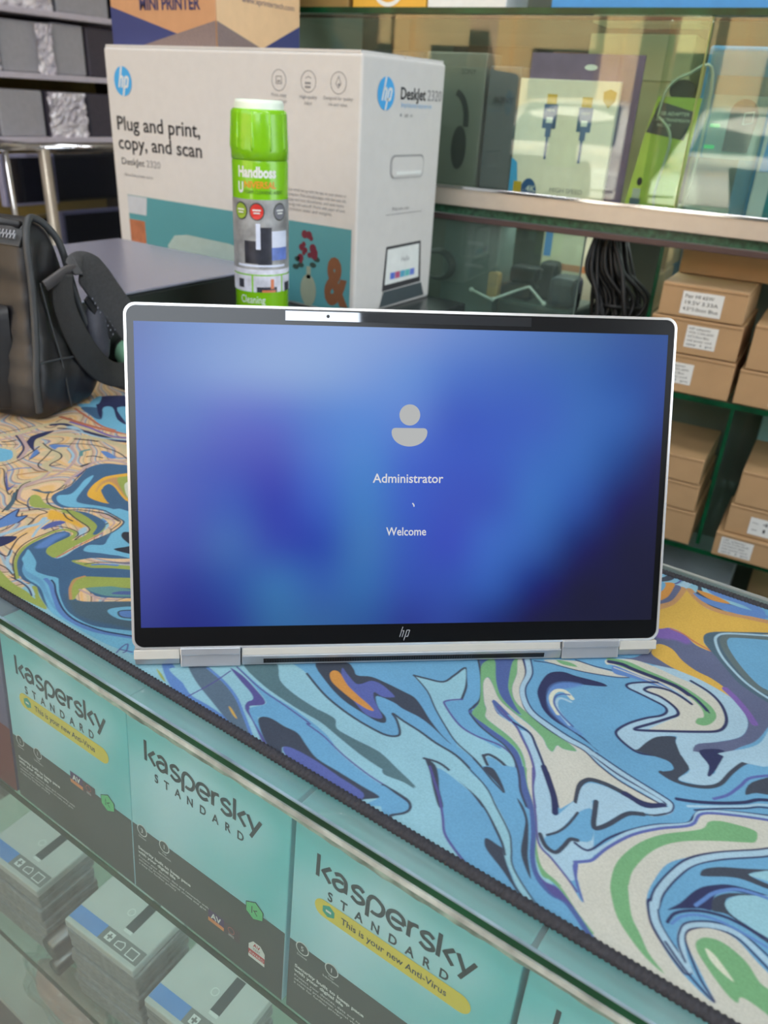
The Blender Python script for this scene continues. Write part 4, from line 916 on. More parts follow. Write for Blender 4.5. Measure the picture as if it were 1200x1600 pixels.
    if badges and len(badges) > 1:
        ax, ay = badges[1]
        b = F(); b.use(m_white); b.flat([(ax - .0062, ay - .0060), (ax + .0062, ay - .0060), (ax + .0062, ay + .0045), (ax + .0028, ay + .0085), (ax - .0028, ay + .0085), (ax - .0062, ay + .0045)], 0.0003)
        b.use(mat('red_ink', (196, 60, 66), 0.5)); b.rect(ax - .0062, ax + .0062, ay - .0034, ay + .0008, 0.0004); b.text('AV', ax, ay + .0046, 0.0040, 0.0004, 'CENTER', bold=.03)
        b.use(m_ink); b.text('TEST', ax, ay + .0017, 0.0026, 0.0004, 'CENTER')
        b.use(m_white); b.text('AWARD', ax, ay - .0028, 0.0034, 0.0005, 'CENTER', fit=0.0112)
        b.build('award_badge', None, t)
    return t
software_box('software_box', 'teal antivirus box with a yellow flash, leftmost of the boxes behind the glass', -0.4405, True, '1', [(0.0655, 0.0455)])
software_box('software_box', 'teal antivirus box without a yellow flash, between the two yellow-flashed ones', -0.3140, False, '3', [(0.0670, 0.0150), (0.1060, 0.0170)])
software_box('software_box', 'teal antivirus box with a yellow flash, second from the right in the showcase', -0.1850, True, '5', [(0.0670, 0.0150), (0.1060, 0.0170)])
software_box('software_box', 'teal antivirus box cut off by the picture corner, under the mat edge', -0.0560, False, '3', [(0.0670, 0.0150)])
t = thing('software_box', 'dark red box at the far left edge of the showcase', 'software box', (-0.5700, 0.2095, -0.1730))
b = MB().frame((0, 0, 0), (1, 0, 0), (0, 0.0617, 0.9981)); b.use(mat('lilac_carton', (96, 92, 130), 0.5)); b.box(0, 0.126, 0, 0.150, -0.026, 0); b.build('carton', None, t, bevel=0.0007)
b = MB().frame((0, 0, 0), (1, 0, 0), (0, 0.0617, 0.9981)); b.use(mat('maroon_print', (104, 26, 34), 0.5)); b.rect(0.0004, 0.1266, 0.0004, 0.058, 0.0002); b.build('printed_band', None, t)
# pale leaflet standing between the last two teal boxes
t = thing('leaflet', 'pale cream leaflet showing between two teal boxes at the bottom right', 'leaflet', (-0.0660, 0.2460, -0.1731))
b = MB().frame((0, 0, 0), (1, 0, 0), (0, 0.02, 1)); b.use(mat('cream_paper', (212, 220, 196), 0.7)); b.box(0, 0.040, 0, 0.1500, -0.0012, 0); b.build('sheet', None, t)
b = MB().frame((0, 0, 0), (1, 0, 0), (0, 0.02, 1)); b.use(m_band); b.rect(0.0004, 0.0220, 0.122, 0.1498, 0.0002); b.build('printed_corner', None, t)

# ------------------------------------------------------------------ stacks of flat adapter boxes on the lower shelf
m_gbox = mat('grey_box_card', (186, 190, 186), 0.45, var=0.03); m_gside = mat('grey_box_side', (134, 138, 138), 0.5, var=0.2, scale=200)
m_bluep = mat('blue_print', (74, 136, 204), 0.45); m_icon = mat('grey_strip_print', (112, 116, 116), 0.45); m_icw = mat('pale_print', (215, 218, 215), 0.5)
def adapter_box(label, x, y, z, rz, top, group):
    t = thing('adapter_box', label, 'small box', (x, y, z), rz, group)
    b = MB(); b.box(0, 0.078, 0, 0.056, 0, 0.0085)
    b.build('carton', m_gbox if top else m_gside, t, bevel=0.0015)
    if top:
        b = MB(); b.use(m_bluep); b.flat([(0.001, 0.004), (0.034, 0.004), (0.034, 0.016), (0.001, 0.016)], 0.0087)
        b.use(m_icon); b.rect(0.034, 0.077, 0.004, 0.016, 0.0087); b.use(m_icw)
        b.rect(0.0385, 0.0455, 0.0065, 0.0135, 0.0088); b.stroke([(0.050, 0.007), (0.050, 0.011), (0.056, 0.013), (0.058, 0.011), (0.058, 0.007), (0.050, 0.007)], 0.0008, 0.0088); b.stroke([(0.063, 0.006), (0.063, 0.013), (0.072, 0.013), (0.072, 0.006)], 0.0009, 0.0088, True)
        b.use(m_icon); b.rect(0.0412, 0.0428, 0.0075, 0.0125, 0.0089); b.rect(0.0395, 0.0445, 0.0092, 0.0108, 0.0089)
        b.build('printed_strip', None, t)
        b = MB(); b.use(m_ink); b.flat([(0.046, 0.022), (0.055, 0.022), (0.055, 0.052), (0.046, 0.052)], 0.0087); b.use(m_icw); b.rect(0.0465, 0.0545, 0.0195, 0.0222, 0.0088); b.ring(0.040, 0.034, 0.003, 0.0006, 0.0088)
        b.build('printed_adapter', None, t)
    return t
def stack(where, x, y, n, rz, z0=-0.400):
    for i in range(n):
        lab = ('pale grey adapter box, topmost of the %s' % where) if i == n - 1 else ('grey adapter box, %s from bottom, %s' % (['first', 'second', 'third', 'fourth', 'fifth', 'sixth', 'seventh', 'eighth', 'ninth', 'tenth', 'eleventh'][i], where))
        adapter_box(lab, x + 0.0012 * math.sin(i * 2.3), y + 0.0012 * math.cos(i * 1.7), z0 + 0.0087 * i, rz + 0.02 * math.sin(i * 3.1), i == n - 1, 'boxes of the ' + where)
stack('stack below the second teal box', -0.4230, 0.2150, 11, math.radians(3))
stack('stack beside the plastic bag', -0.3290, 0.2135, 10, math.radians(2))
stack('stack left of the reflection bars', -0.5480, 0.2170, 10, math.radians(2))
# crumpled clear bag with something pink in it
t = thing('plastic_bag', 'crumpled clear plastic bag with pinkish contents in the showcase corner', 'plastic bag', (-0.5000, 0.2450, -0.5400))
def blob(mb, c, r, n=16, amp=0.2, seed=0, f=5):
    rg = random.Random(seed); ph = [rg.random() * 6 for _ in range(6)]
    rings = []
    for i in range(n + 1):
        th = PI * i / n; row = []
        for j in range(2 * n):
            a = PI * j / n
            d = 1 + amp * (math.sin(f * a + ph[0] + 2 * math.sin(3 * th + ph[1])) * 0.5 + 0.5 * math.sin(f * 1.7 * th + ph[2] + 2 * a)) * math.sin(th)
            row.append(mb.p(c[0] + r[0] * d * math.sin(th) * math.cos(a), c[1] + r[1] * d * math.sin(th) * math.sin(a), c[2] + r[2] * d * math.cos(th)))
        rings.append(row)
    for i in range(n):
        for j in range(2 * n):
            k = (j + 1) % (2 * n); mb.face((rings[i][j], rings[i + 1][j], rings[i + 1][k], rings[i][k]))
b = MB(); blob(b, (0, 0, 0.022), (0.050, 0.020, 0.019), 20, 0.12, 4); b.build('contents', mat('pink_contents', (206, 160, 150), 0.5), t, smooth=True)
b = MB(); blob(b, (0, 0, 0.026), (0.062, 0.026, 0.025), 24, 0.20, 9, 7); b.build('film', glass('clear_film', (240, 246, 244), 1.0, 0.08, haze=0.12), t, smooth=False)

# ------------------------------------------------------------------ side counter at the left with printer boxes
m_side = mat('side_counter_top', (44, 50, 50), 0.25, var=0.1)
t = thing('side_counter', 'dark side counter running back behind the laptop, carrying the printer box', 'counter', (0, 0, 0))
b = MB(); b.box(-1.42, -0.64, 0.54, 1.185, -0.030, 0); b.build('worktop', m_side, t, bevel=0.002)
b = MB(); b.box(-1.40, -0.66, 0.56, 1.18, FZ, -0.030); b.build('cabinet_body', mat('counter_body', (70, 72, 70), 0.5), t)

m_card = mat('white_carton', (208, 206, 203), 0.55, var=0.02, bump=0.15, bscale=60)
m_pteal = mat('printed_teal', (84, 150, 158), 0.5, var=0.05, scale=8)
m_hp = mat('blue_roundel', (70, 165, 225), 0.5); m_pk = mat('print_black', (52, 52, 56), 0.6); m_pg = mat('print_grey', (138, 138, 140), 0.6)
m_brown = mat('kraft_edge', (172, 140, 104), 0.8)
PX0, PX1, PY, PH, PD = -1.232, -0.709, 0.965, 0.345, 0.212
t = thing('printer_box', 'large white printer carton with blue round logos standing behind the spray can', 'box', (PX0, PY, 0))
b = MB(); b.box(0, PX1 - PX0, 0, PD, 0, PH); b.build('carton', m_card, t, bevel=0.004, seg=3)
b = MB(); b.use(m_card); b.box(0.004, PX1 - PX0 - 0.004, 0.002, PD * 0.5 - 0.002, PH, PH + 0.0035); b.box(0.004, PX1 - PX0 - 0.004, PD * 0.5 + 0.002, PD - 0.002, PH, PH + 0.0035)
b.use(m_brown); b.box(0.0, 0.003, 0.03, 0.09, PH - 0.003, PH + 0.001)
b.build('top_flap', None, t)
def FF(): return MB().frame((-PX0, 0, 0), (1, 0, 0), (0, 0, 1))        # front face; x in world X, y = height
def FR(): return MB().frame((PX1 - PX0, -PY, 0), (0, 1, 0), (0, 0, 1))  # right face; x in world Y
def roundel(b, cx, cy, r):
    b.use(m_hp); b.disc(cx, cy, r, 0.0006, n=40); b.use(m_white); w = r * 0.17
    q = lambda x, y: (cx + x * r, cy + y * r)
    b.stroke([q(-.46, -.42), q(-.05, .985)], w, 0.0009); b.stroke([q(-.22, .28), q(-.02, .30), q(.04, .20), q(-.14, -.42)], w, 0.0009)
    b.stroke([q(-.04, -.985), q(.33, .30)], w, 0.0009); b.stroke([q(.33, .28), q(.58, .28), q(.64, .18), q(.49, -.30), q(.38, -.36), q(.14, -.36)], w, 0.0009)
b = FF(); roundel(b, -1.1895, 0.297, 0.0215); b.build('round_logo', None, t)
b = FF()
b.use(m_pk); b.text('Plug and print,', -1.2150, 0.2250, 0.0300, 0.0006, fit=0.196, bold=0.012); b.text('copy, and scan', -1.2150, 0.1960, 0.0300, 0.0006, fit=0.199, bold=0.012)
b.text('DeskJet', -1.2110, 0.1720, 0.0150, 0.0006, fit=0.057); b.use(m_pg); b.text('2320', -1.148, 0.1720, 0.0150, 0.0006, fit=0.034); b.text('All-in-One printer series', -1.2060, 0.1540, 0.0070, 0.0006, fit=0.072)
b.build('front_lettering', None, t)
b = FF(); b.use(m_pteal); b.rect(-1.203, -0.7175, 0.004, 0.1240, 0.0005)
b.use(mat('lamp_print', (190, 196, 204), 0.5)); b.flat([(-1.203, 0.123), (-1.153, 0.123), (-1.1575, 0.094), (-1.203, 0.094)], 0.0007)
b.use(mat('wood_print', (178, 112, 80), 0.5, var=0.2, scale=60)); b.rect(-1.203, -1.163, 0.010, 0.0840, 0.0007)
b.use(mat('bed_print', (170, 190, 184), 0.5)); b.flat([(-1.108, 0.052), (-1.090, 0.070), (-1.060, 0.075), (-0.96, 0.073), (-0.925, 0.066), (-0.90, 0.040), (-1.108, 0.040)], 0.0007)
b.use(mat('bed_shade_print', (66, 78, 96), 0.5)); b.rect(-1.108, -0.905, 0.004, 0.040, 0.0007)
b.use(mat('vase_print', (150, 160, 140), 0.5)); b.flat([(-0.797 + 0.0155 * x, 0.026 + 0.024 * y) for x, y in arc(0, 0, 1, 0, 360, 24)[:-1]], 0.0007); b.rect(-0.8005, -0.7925, 0.044, 0.062, 0.0007)
b.use(mat('flower_print', (110, 40, 58), 0.5))
rg = random.Random(5)
for i in range(15):
    a = rg.random() * 6.3; r = 0.019 * rg.random() ** .5; b.disc(-0.801 + r * math.cos(a), 0.086 + r * 1.2 * math.sin(a), 0.0035 + rg.random() * .0035, 0.0008 + i * 1e-5, n=10)
b.use(mat('leaf_print', (46, 70, 66), 0.5))
for (x, y) in ((-0.818, 0.070), (-0.812, 0.062), (-0.788, 0.065), (-0.781, 0.074), (-0.822, 0.058)): b.disc(x, y, 0.0065, 0.0008, ry=0.004, n=12)
b.use(mat('ampersand_print', (128, 84, 58), 0.5)); b.text('&', -0.7640, 0.016, 0.092, 0.0008, fit=0.046, bold=0.05)
b.build('front_picture', None, t)
for i, x in enumerate((-0.854, -0.800, -0.7475)):
    b = FF(); b.use(m_pg)
    b.ring(x, 0.309, 0.0132, 0.0009, 0.0006)
    if i == 0: b.stroke([(x - .005, .305), (x - .005, .314), (x + .005, .314), (x + .005, .305)], .0010, .0006, True); b.rect(x - .003, x + .003, .307, .309, .0007)
    if i == 1: b.stroke([(x - .005, .313), (x, .3155), (x + .005, .313)], .0010, .0006); b.rect(x - .006, x + .004, .306, .3085, .0007); b.rect(x - .006, x + .004, .301, .3035, .0007)
    if i == 2: b.stroke([(x, .317), (x - .0045, .308), (x, .303), (x + .0045, .308), (x, .317)], .0010, .0006); b.disc(x + .001, .307, .0018, .0007)
    b.build('feature_icon', None, t)
b = FF(); b.use(m_pg)
b.text('Print, copy', -0.854, .2885, .0065, .0006, 'CENTER'); b.text('and scan', -0.850, .2810, .0065, .0006, 'CENTER'); b.text('High-quality', -0.800, .2880, .0065, .0006, 'CENTER'); b.text('inkjet', -0.800, .2805, .0065, .0006, 'CENTER')
b.text('Designed for quality', -0.7480, .2885, .0062, .0006, 'CENTER'); b.text('ink and value', -0.7480, .2810, .0062, .0006, 'CENTER')
b.build('icon_captions', None, t)
b = FF(); b.use(m_pg)
for i in range(5): b.text(['Easy wired set-up with the app on your phone or', 'computer. Print everyday pages with low-cost ink,', 'copy and scan documents, and save more', 'energy with auto-off. Works with paper of most', 'common sizes and weights.'][i], -0.838, 0.166 - i * 0.0068, 0.0062, 0.0006, fit=[.109, .109, .105, .108, .084][i])
b.build('front_small_print', None, t)
b = FR(); roundel(b, 1.0220, 0.300, 0.0208); b.build('round_logo', None, t)
b = FR()
b.use(m_pk); b.text('DeskJet', 1.0575, 0.2945, 0.0215, 0.0006, fit=0.066, bold=0.02); b.use(m_pg); b.text('2320', 1.1290, 0.2945, 0.0205, 0.0006, fit=0.040)
b.use(mat('pale_blue_ink', (150, 190, 226), 0.5)); b.text('Imprimante tout-en-un', 1.0600, 0.2840, 0.0100, 0.0006, fit=0.082)
b.use(m_pg); b.disc(1.062, 0.274, 0.0022); b.text('USB   A4', 1.070, 0.2715, 0.0060, 0.0006)
b.build('side_lettering', None, t)
b = FR(); b.use(m_pg); b.text('Print, scan, copy', 1.052, 0.1455, 0.0070, 0.0006); b.stroke([(1.036, 0.1400), (1.135, 0.1400)], 0.0009, 0.0006)
b.build('side_small_print', None, t)
b = FR(); b.use(m_pk); b.flat([(1.036, 0.028), (1.042, 0.094), (1.139, 0.095), (1.146, 0.030)], 0.0006); b.use(mat('dark_print', (70, 80, 84), 0.5)); b.flat([(1.030, 0.004), (1.160, 0.006), (1.149, 0.028), (1.040, 0.027)], 0.0007)
b.use(mat('screen_print', (226, 230, 228), 0.5)); b.flat([(1.042, 0.037), (1.0455, 0.090), (1.1345, 0.091), (1.139, 0.038)], 0.0008)
for i, cc in enumerate([(92, 120, 210), (190, 92, 130), (90, 170, 200), (100, 190, 190), (110, 130, 210)]):
    b.use(mat('tile_print_%d' % i if False else ['tile_blue', 'tile_rose', 'tile_cyan', 'tile_mint', 'tile_violet'][i], cc, 0.5)); b.rect(1.056 + i * .014, 1.069 + i * .014, .044, .054, .001)
b.use(m_pg); b.text('Hello', 1.084, .068, .011, .001)
b.build('laptop_picture', None, t)
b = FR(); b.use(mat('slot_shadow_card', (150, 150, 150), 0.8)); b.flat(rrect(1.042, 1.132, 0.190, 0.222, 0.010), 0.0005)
b.use(m_card); b.prism(rrect(1.045, 1.129, 0.191, 0.219, 0.009), 0.0004, 0.0016); b.use(m_white); b.box(1.055, 1.122, 0.1945, 0.1990, 0.0010, 0.0030)
b.build('hand_hole', None, t)

# mini printer carton on top
MX_, MY_ = -0.994, 0.985
m_kraft = mat('orange_kraft', (196, 148, 108), 0.6, var=0.03); m_peach = mat('peach_carton', (226, 192, 150), 0.6, var=0.03)
t = thing('mini_printer_box', 'peach and navy carton stacked on the white printer carton', 'box', (MX_, MY_, PH + 0.0036))
b = MB(); b.use(m_kraft); b.box(-0.236, 0, 0, 0.19, 0, 0.24); b.build('carton', None, t, bevel=0.002)
Ff = lambda: MB().frame((-MX_, -0.0, -PH - 0.0036), (1, 0, 0), (0, 0, 1))
m_navy = mat('navy_print', (58, 66, 118), 0.55, var=0.02); m_half = mat('halftone_print', (132, 116, 114), 0.55, var=0.2, scale=900)
b = MB().frame((0, 0, 0), (1, 0, 0), (0, 0, 1)); z0 = PH + 0.0036
f2 = lambda x, z: (x - MX_, z - z0)
b.use(m_navy); b.flat([f2(-1.2295, .3495), f2(-1.2295, .4025), f2(-1.078, .3660), f2(-1.150, .3495)], 0.0005)
b.use(m_half); b.flat([f2(-1.160, .3490), f2(-.9945, .3490), f2(-.9945, .3830)], 0.0008)
b.use(mat('navy_ink', (66, 62, 100), 0.5)); b.text('MINI PRINTER', f2(-1.1600, 0)[0], f2(0, .3975)[1], 0.0230, 0.0006, fit=0.134, bold=0.03)
b.build('front_print', None, t)
b = MB().frame((0, -MY_, 0), (0, 1, 0), (0, 0, 1)); f3 = lambda y, z: (y, z - z0)
b.use(m_peach); b.rect(MY_ + .001, MY_ + .189, 0.001, 0.239, 0.0004)
b.use(m_navy); b.flat([f3(1.075, .3500), f3(1.174, .3500), f3(1.174, .3920)], 0.0006); b.use(m_half); b.flat([f3(.986, .3495), f3(.986, .3830), f3(1.095, .3500)], 0.0008)
b.use(mat('navy_ink', (66, 62, 100), 0.5)); b.text('www.xprintertech.com', 1.040, f3(0, .4120)[1], 0.0115, 0.0006, fit=0.120)
b.build('side_print', None, t)

# black flat device
t = thing('black_desktop_unit', 'flat black box-shaped device with a smooth grey lid, left of the spray can', 'electronic device', (-0.766, 0.50, 0))
b = MB(); b.box(-0.306, 0, 0, 0.334, 0.004, 0.076); b.build('body', mat('satin_black', (18, 24, 22), 0.4, var=0.1), t, bevel=0.003)
b = MB(); b.box(-0.306, 0.001, -0.001, 0.335, 0.0762, 0.0800); b.build('lid', mat('satin_grey_lid', (158, 158, 178), 0.26, 0.5, spec=1.0, var=0.03), t, bevel=0.0015)
for (x, y) in ((-0.28, 0.02), (-0.28, 0.31), (-0.02, 0.02), (-0.02, 0.31)):
    b = MB().frame((x, y, 0)); b.lathe([(0, 0), (0.01, 0), (0.01, 0.0042), (0, 0.0042)], 16); b.build('foot', m_dark, t)

# ------------------------------------------------------------------ spray can
CX, CY = -0.668, 0.722; CR = 0.0315
t = thing('spray_can', 'green cleaning spray can with a white nozzle ring in front of the white carton', 'spray can', (CX, CY, 0))
m_cg = mat('lime_green', (128, 196, 20), 0.25, var=0.02, coat=0.5)
b = MB(); b.lathe([(0, 0), (CR - 0.002, 0), (CR, 0.002), (CR, 0.222), (CR - 0.0006, 0.2255)], 48); b.build('can', m_cg, t, smooth=True)
prof = [(CR - 0.0006, 0.2258), (CR + 0.0003, 0.2262), (CR + 0.0004, 0.238), (CR - 0.0002, 0.250), (CR - 0.0010, 0.2705), (CR - 0.0020, 0.2748), (CR - 0.0036, 0.2758), (CR - 0.0085, 0.2758)]
b = MB(); b.lathe(prof, 64)
for k in range(6):
    a = math.radians(-170 + k * 36); c_, s_ = math.cos(a), math.sin(a)
    b.tube([(c_ * (CR - 0.0012), s_ * (CR - 0.0012), 0.2350), (c_ * (CR - 0.0010), s_ * (CR - 0.0010), 0.2390), (c_ * (CR - 0.0022), s_ * (CR - 0.0022), 0.2735)], [0.0016, 0.0023, 0.0014], 8)
b.build('cap', m_cg, t, smooth=True)
b = MB(); b.lathe([(CR - 0.0050, 0.270), (CR - 0.0048, 0.281), (CR - 0.0060, 0.2845), (CR - 0.0085, 0.2850), (CR - 0.0095, 0.281), (CR - 0.012, 0.272), (0, 0.272)], 40); b.build('nozzle_ring', mat('translucent_white', (228, 240, 226), 0.4), t, smooth=True)
# wrapped labels: x = arc length round the can from the side facing the customer, y = height
camdir = math.atan2(0 - CY, 0 - CX)
class Wrap(MB):
    def p(s, a, b_, c=0.0):
        th = camdir + a / CR; r = CR + c; z_ = 0.041 + (b_ - 0.000) * 1.0; s.v.append((r * math.cos(th), r * math.sin(th), z_ + 0.004)); return len(s.v) - 1
    def patch(s, x0, x1, y0, y1, h, n=24):
        for i in range(n):
            a = x0 + (x1 - x0) * i / n; c = x0 + (x1 - x0) * (i + 1) / n
            s.face([s.p(a, y0, h), s.p(c, y0, h), s.p(c, y1, h), s.p(a, y1, h)])
b = Wrap(); b.use(mat('grey_photo_print', (150, 152, 154), 0.35, var=0.35, scale=60)); b.patch(-0.105, 0.105, 0.060, 0.141, 0.0003, 60)
b.use(mat('white_photo_print', (205, 208, 222), 0.35, var=0.25, scale=80)); b.patch(-0.105, 0.105, 0.040, 0.0655, 0.0004, 60)
b.use(m_cg); b.patch(-0.105, 0.105, 0.0585, 0.0600, 0.0005, 60)
for x in (-0.012, 0.024): b.patch(x, x + 0.002, 0.040, 0.060, 0.0005, 2)
b.use(mat('dark_photo_print', (52, 54, 64), 0.35, var=0.3, scale=90)); b.patch(-0.020, -0.004, 0.072, 0.097, 0.0005, 6); b.patch(-0.004, 0.012, 0.068, 0.112, 0.0006, 6); b.patch(0.030, 0.042, 0.040, 0.050, 0.0006, 4); b.patch(-0.006, 0.018, 0.040, 0.046, 0.0006, 6); b.patch(-0.030, -0.022, 0.044, 0.054, 0.0006, 4)
b.use(mat('blue_photo_print', (96, 122, 196), 0.35, var=0.3, scale=70)); b.patch(0.012, 0.034, 0.076, 0.090, 0.0006, 8)
b.use(mat('pale_photo_print', (212, 220, 240), 0.35, var=0.1)); b.patch(0.012, 0.034, 0.090, 0.108, 0.0006, 8); b.patch(-0.006, -0.001, 0.088, 0.116, 0.0007, 3); b.patch(-0.030, 0.030, 0.0685, 0.0710, 0.0007, 18)
b.use(mat('orange_photo_print', (206, 120, 80), 0.35)); b.patch(0.000, 0.016, 0.040, 0.0425, 0.0008, 6); b.patch(0.010, 0.014, 0.044, 0.055, 0.0008, 3)
def ell(b, cx, cy, rx, ry, m, h): b.use(m); b.flat(arc(cx, cy, rx, 0, 360, 24, ry)[:-1], h)
m_ringd = mat('badge_rim', (70, 74, 70), 0.4)
for (x, c3) in ((-0.0235, (150, 180, 60)), (-0.0045, (210, 52, 44)), (0.0225, (112, 114, 124))):
    ell(b, x, 0.1285, 0.0085, 0.0095, m_ringd, 0.0007); ell(b, x, 0.1285, 0.0072, 0.0082, mat({-0.0235: 'badge_green', -0.0045: 'badge_red', 0.0225: 'badge_grey'}[x], c3, 0.4), 0.0010)
    b.use(m_white); b.rect(x - .0045, x + .0045, .1292, .1308, .0012); b.rect(x - .0035, x + .0035, .1262, .1277, .0012)
b.build('label_picture', None, t)
b = Wrap(); b.use(m_white); b.text('Handboss', -0.0265, 0.1640, 0.0150, 0.0004, fit=0.044, bold=0.04); b.text('U', -0.0270, 0.1480, 0.0150, 0.0004, bold=0.05, sx=0.7)
b.use(mat('orange_ink', (226, 150, 40), 0.4)); b.text('NIVERSAL', -0.0185, 0.1530, 0.0098, 0.0004, fit=0.036, bold=0.03)
b.use(mat('dark_green_ink', (60, 92, 30), 0.4)); b.text('FOAM CLEANING AGENT', -0.0185, 0.1470, 0.0052, 0.0004, fit=0.046)
b.use(m_white); b.text('Cleaning', -0.0270, 0.0270, 0.0125, 0.0004, fit=0.030); b.text('Method', -0.0270, 0.0120, 0.0140, 0.0004, fit=0.040, bold=0.03)
b.build('label_lettering', None, t)

# ------------------------------------------------------------------ black sling bag on the mat
m_bag = mat('bag_fabric', (27, 26, 29), 0.46, spec=0.7, var=0.12, scale=40, bump=0.5, bscale=60)
m_bag2 = mat('bag_webbing', (66, 65, 66), 0.6, var=0.15, scale=300, bump=0.5, bscale=900)
m_pipe = mat('bag_piping', (58, 60, 62), 0.5, var=0.1)
m_zip = mat('zip_teeth', (150, 152, 158), 0.3, 0.6)
BG = thing('sling_bag', 'black fabric sling bag with folded webbing strap standing on the mat, left edge', 'bag', (-0.655, 0.402, 0.0032), math.radians(15.5))
lv = [(0.0000, 0.016, 0.066, 0.014), (0.0016, 0.006, 0.078, 0.006), (0.006, 0.001, 0.086, 0.0018), (0.016, -0.002, 0.092, 0.0), (0.040, -0.001, 0.090, -0.0015), (0.070, 0.004, 0.082, -0.0010), (0.100, 0.009, 0.072, 0.0), (0.130, 0.013, 0.064, 0.001), (0.150, 0.014, 0.060, 0.0025), (0.164, 0.016, 0.056, 0.005), (0.173, 0.020, 0.051, 0.009), (0.1785, 0.026, 0.044, 0.015), (0.1800, 0.032, 0.038, 0.022)]
lv = crom(lv, 4)
b = MB(); rings = []
BL = 0.24
for (z, y0, y1, ins) in lv:
    r = min(0.012, (y1 - y0) * 0.42); xa, xb = -BL + ins, -ins
    outline = []
    def seg(p, q, n):
        for i in range(n): outline.append((p[0] + (q[0] - p[0]) * i / n, p[1] + (q[1] - p[1]) * i / n))
    outline += arc(xb - r, y0 + r, r, -90, 0, 6)[:-1]; seg((xb, y0 + r), (xb, y1 - r), 10); outline += arc(xb - r, y1 - r, r, 0, 90, 6)[:-1]
    seg((xb - r, y1), (xa + r, y1), 24); outline += arc(xa + r, y1 - r, r, 90, 180, 6)[:-1]; seg((xa, y1 - r), (xa, y0 + r), 10); outline += arc(xa + r, y0 + r, r, 180, 270, 6)[:-1]; seg((xa + r, y0), (xb - r, y0), 24)
    row = []
    for (x, y) in outline:
        cxm, cym = -BL / 2, (y0 + y1) / 2
        side = max(0.0, 1 - abs(x - 0.0) / 0.03)
        dent = side * (-0.0055 * math.exp(-((z - 0.105) / 0.028) ** 2) * math.exp(-((y - 0.045) / 0.020) ** 2) + 0.004 * math.exp(-((z - 0.035) / 0.022) ** 2))
        wr = 0.0011 * math.sin(z * 210 + y * 160 + 2 * math.sin(y * 90)) * math.sin(PI * min(1, z / 0.17)) + 0.0008 * math.sin(z * 90 - y * 260 + x * 70)
        nx_, ny_ = (x - cxm) / (BL / 2), (y - cym) / max(1e-3, (y1 - y0) / 2)
        l = max(abs(nx_), abs(ny_)) or 1
        row.append(b.p(x + (dent + wr) * (nx_ if abs(nx_) > 0.97 else 0), y + wr * (ny_ if abs(ny_) > 0.8 else 0), z))
    rings.append(row)
n = len(rings[0])
b.face(rings[0][::-1]); b.face(rings[-1])
for i in range(len(rings) - 1):
    for k in range(n): b.face((rings[i][k], rings[i][(k + 1) % n], rings[i + 1][(k + 1) % n], rings[i + 1][k]))
b.build('body', m_bag, BG, smooth=True)
# arched binding round the end panel, and the front seam
pip = [(0.0005, 0.000, 0.012), (0.0015, 0.000, 0.040), (0.0015, 0.006, 0.070), (0.0008, 0.011, 0.100), (0, 0.0145, 0.130), (-0.0015, 0.0165, 0.150), (-0.003, 0.019, 0.164), (-0.006, 0.0255, 0.175), (-0.009, 0.035, 0.1800), (-0.006, 0.046, 0.1745), (-0.002, 0.055, 0.162), (0.000, 0.0595, 0.148), (0.0008, 0.0635, 0.128), (0.0008, 0.071, 0.100), (0.0018, 0.083, 0.060), (0.0018, 0.090, 0.025)]
b = MB(); b.tube(crom(pip, 8), 0.0033, 10); b.build('edge_binding', m_pipe, BG, smooth=True)
sm = [(0.0030, 0.004, 0.058), (0.0045, 0.030, 0.056), (0.0045, 0.060, 0.052), (0.0030, 0.084, 0.050)]
b = MB(); b.tube(crom(sm, 6), 0.0011, 8); b.tube(crom([(0.0035, 0.040, 0.006), (0.0050, 0.036, 0.030), (0.0040, 0.034, 0.056), (0.0010, 0.030, 0.090), (-0.001, 0.026, 0.126)], 6), 0.0010, 8); b.build('seam', m_pipe, BG, smooth=True)
# zip along the top
b = MB(); b.use(m_pipe); b.band([(-0.236, 0.0145, 0.1665), (-0.10, 0.0145, 0.1680), (-0.006, 0.0175, 0.1650)], (0, 0.6, 0.8), 0.016, 0.0016)
b.use(m_zip)
for i in range(120):
    x = -0.235 + i * 0.0019
    b.frame((x, 0.0130, 0.1678), (1, 0, 0), (0, 0.6, 0.8)); b.box(0, 0.0012, -0.0036 if i % 2 else -0.0006, 0.0010 if i % 2 else 0.0040, 0.0, 0.0014)
b.frame(); b.build('zip', None, BG)
b = MB(); b.use(m_bag); b.tube([(-0.238, 0.020, 0.176), (-0.10, 0.021, 0.178), (-0.012, 0.024, 0.175)], [0.006, 0.0065, 0.0035], 12)
b.build('top_fold', None, BG, smooth=True)
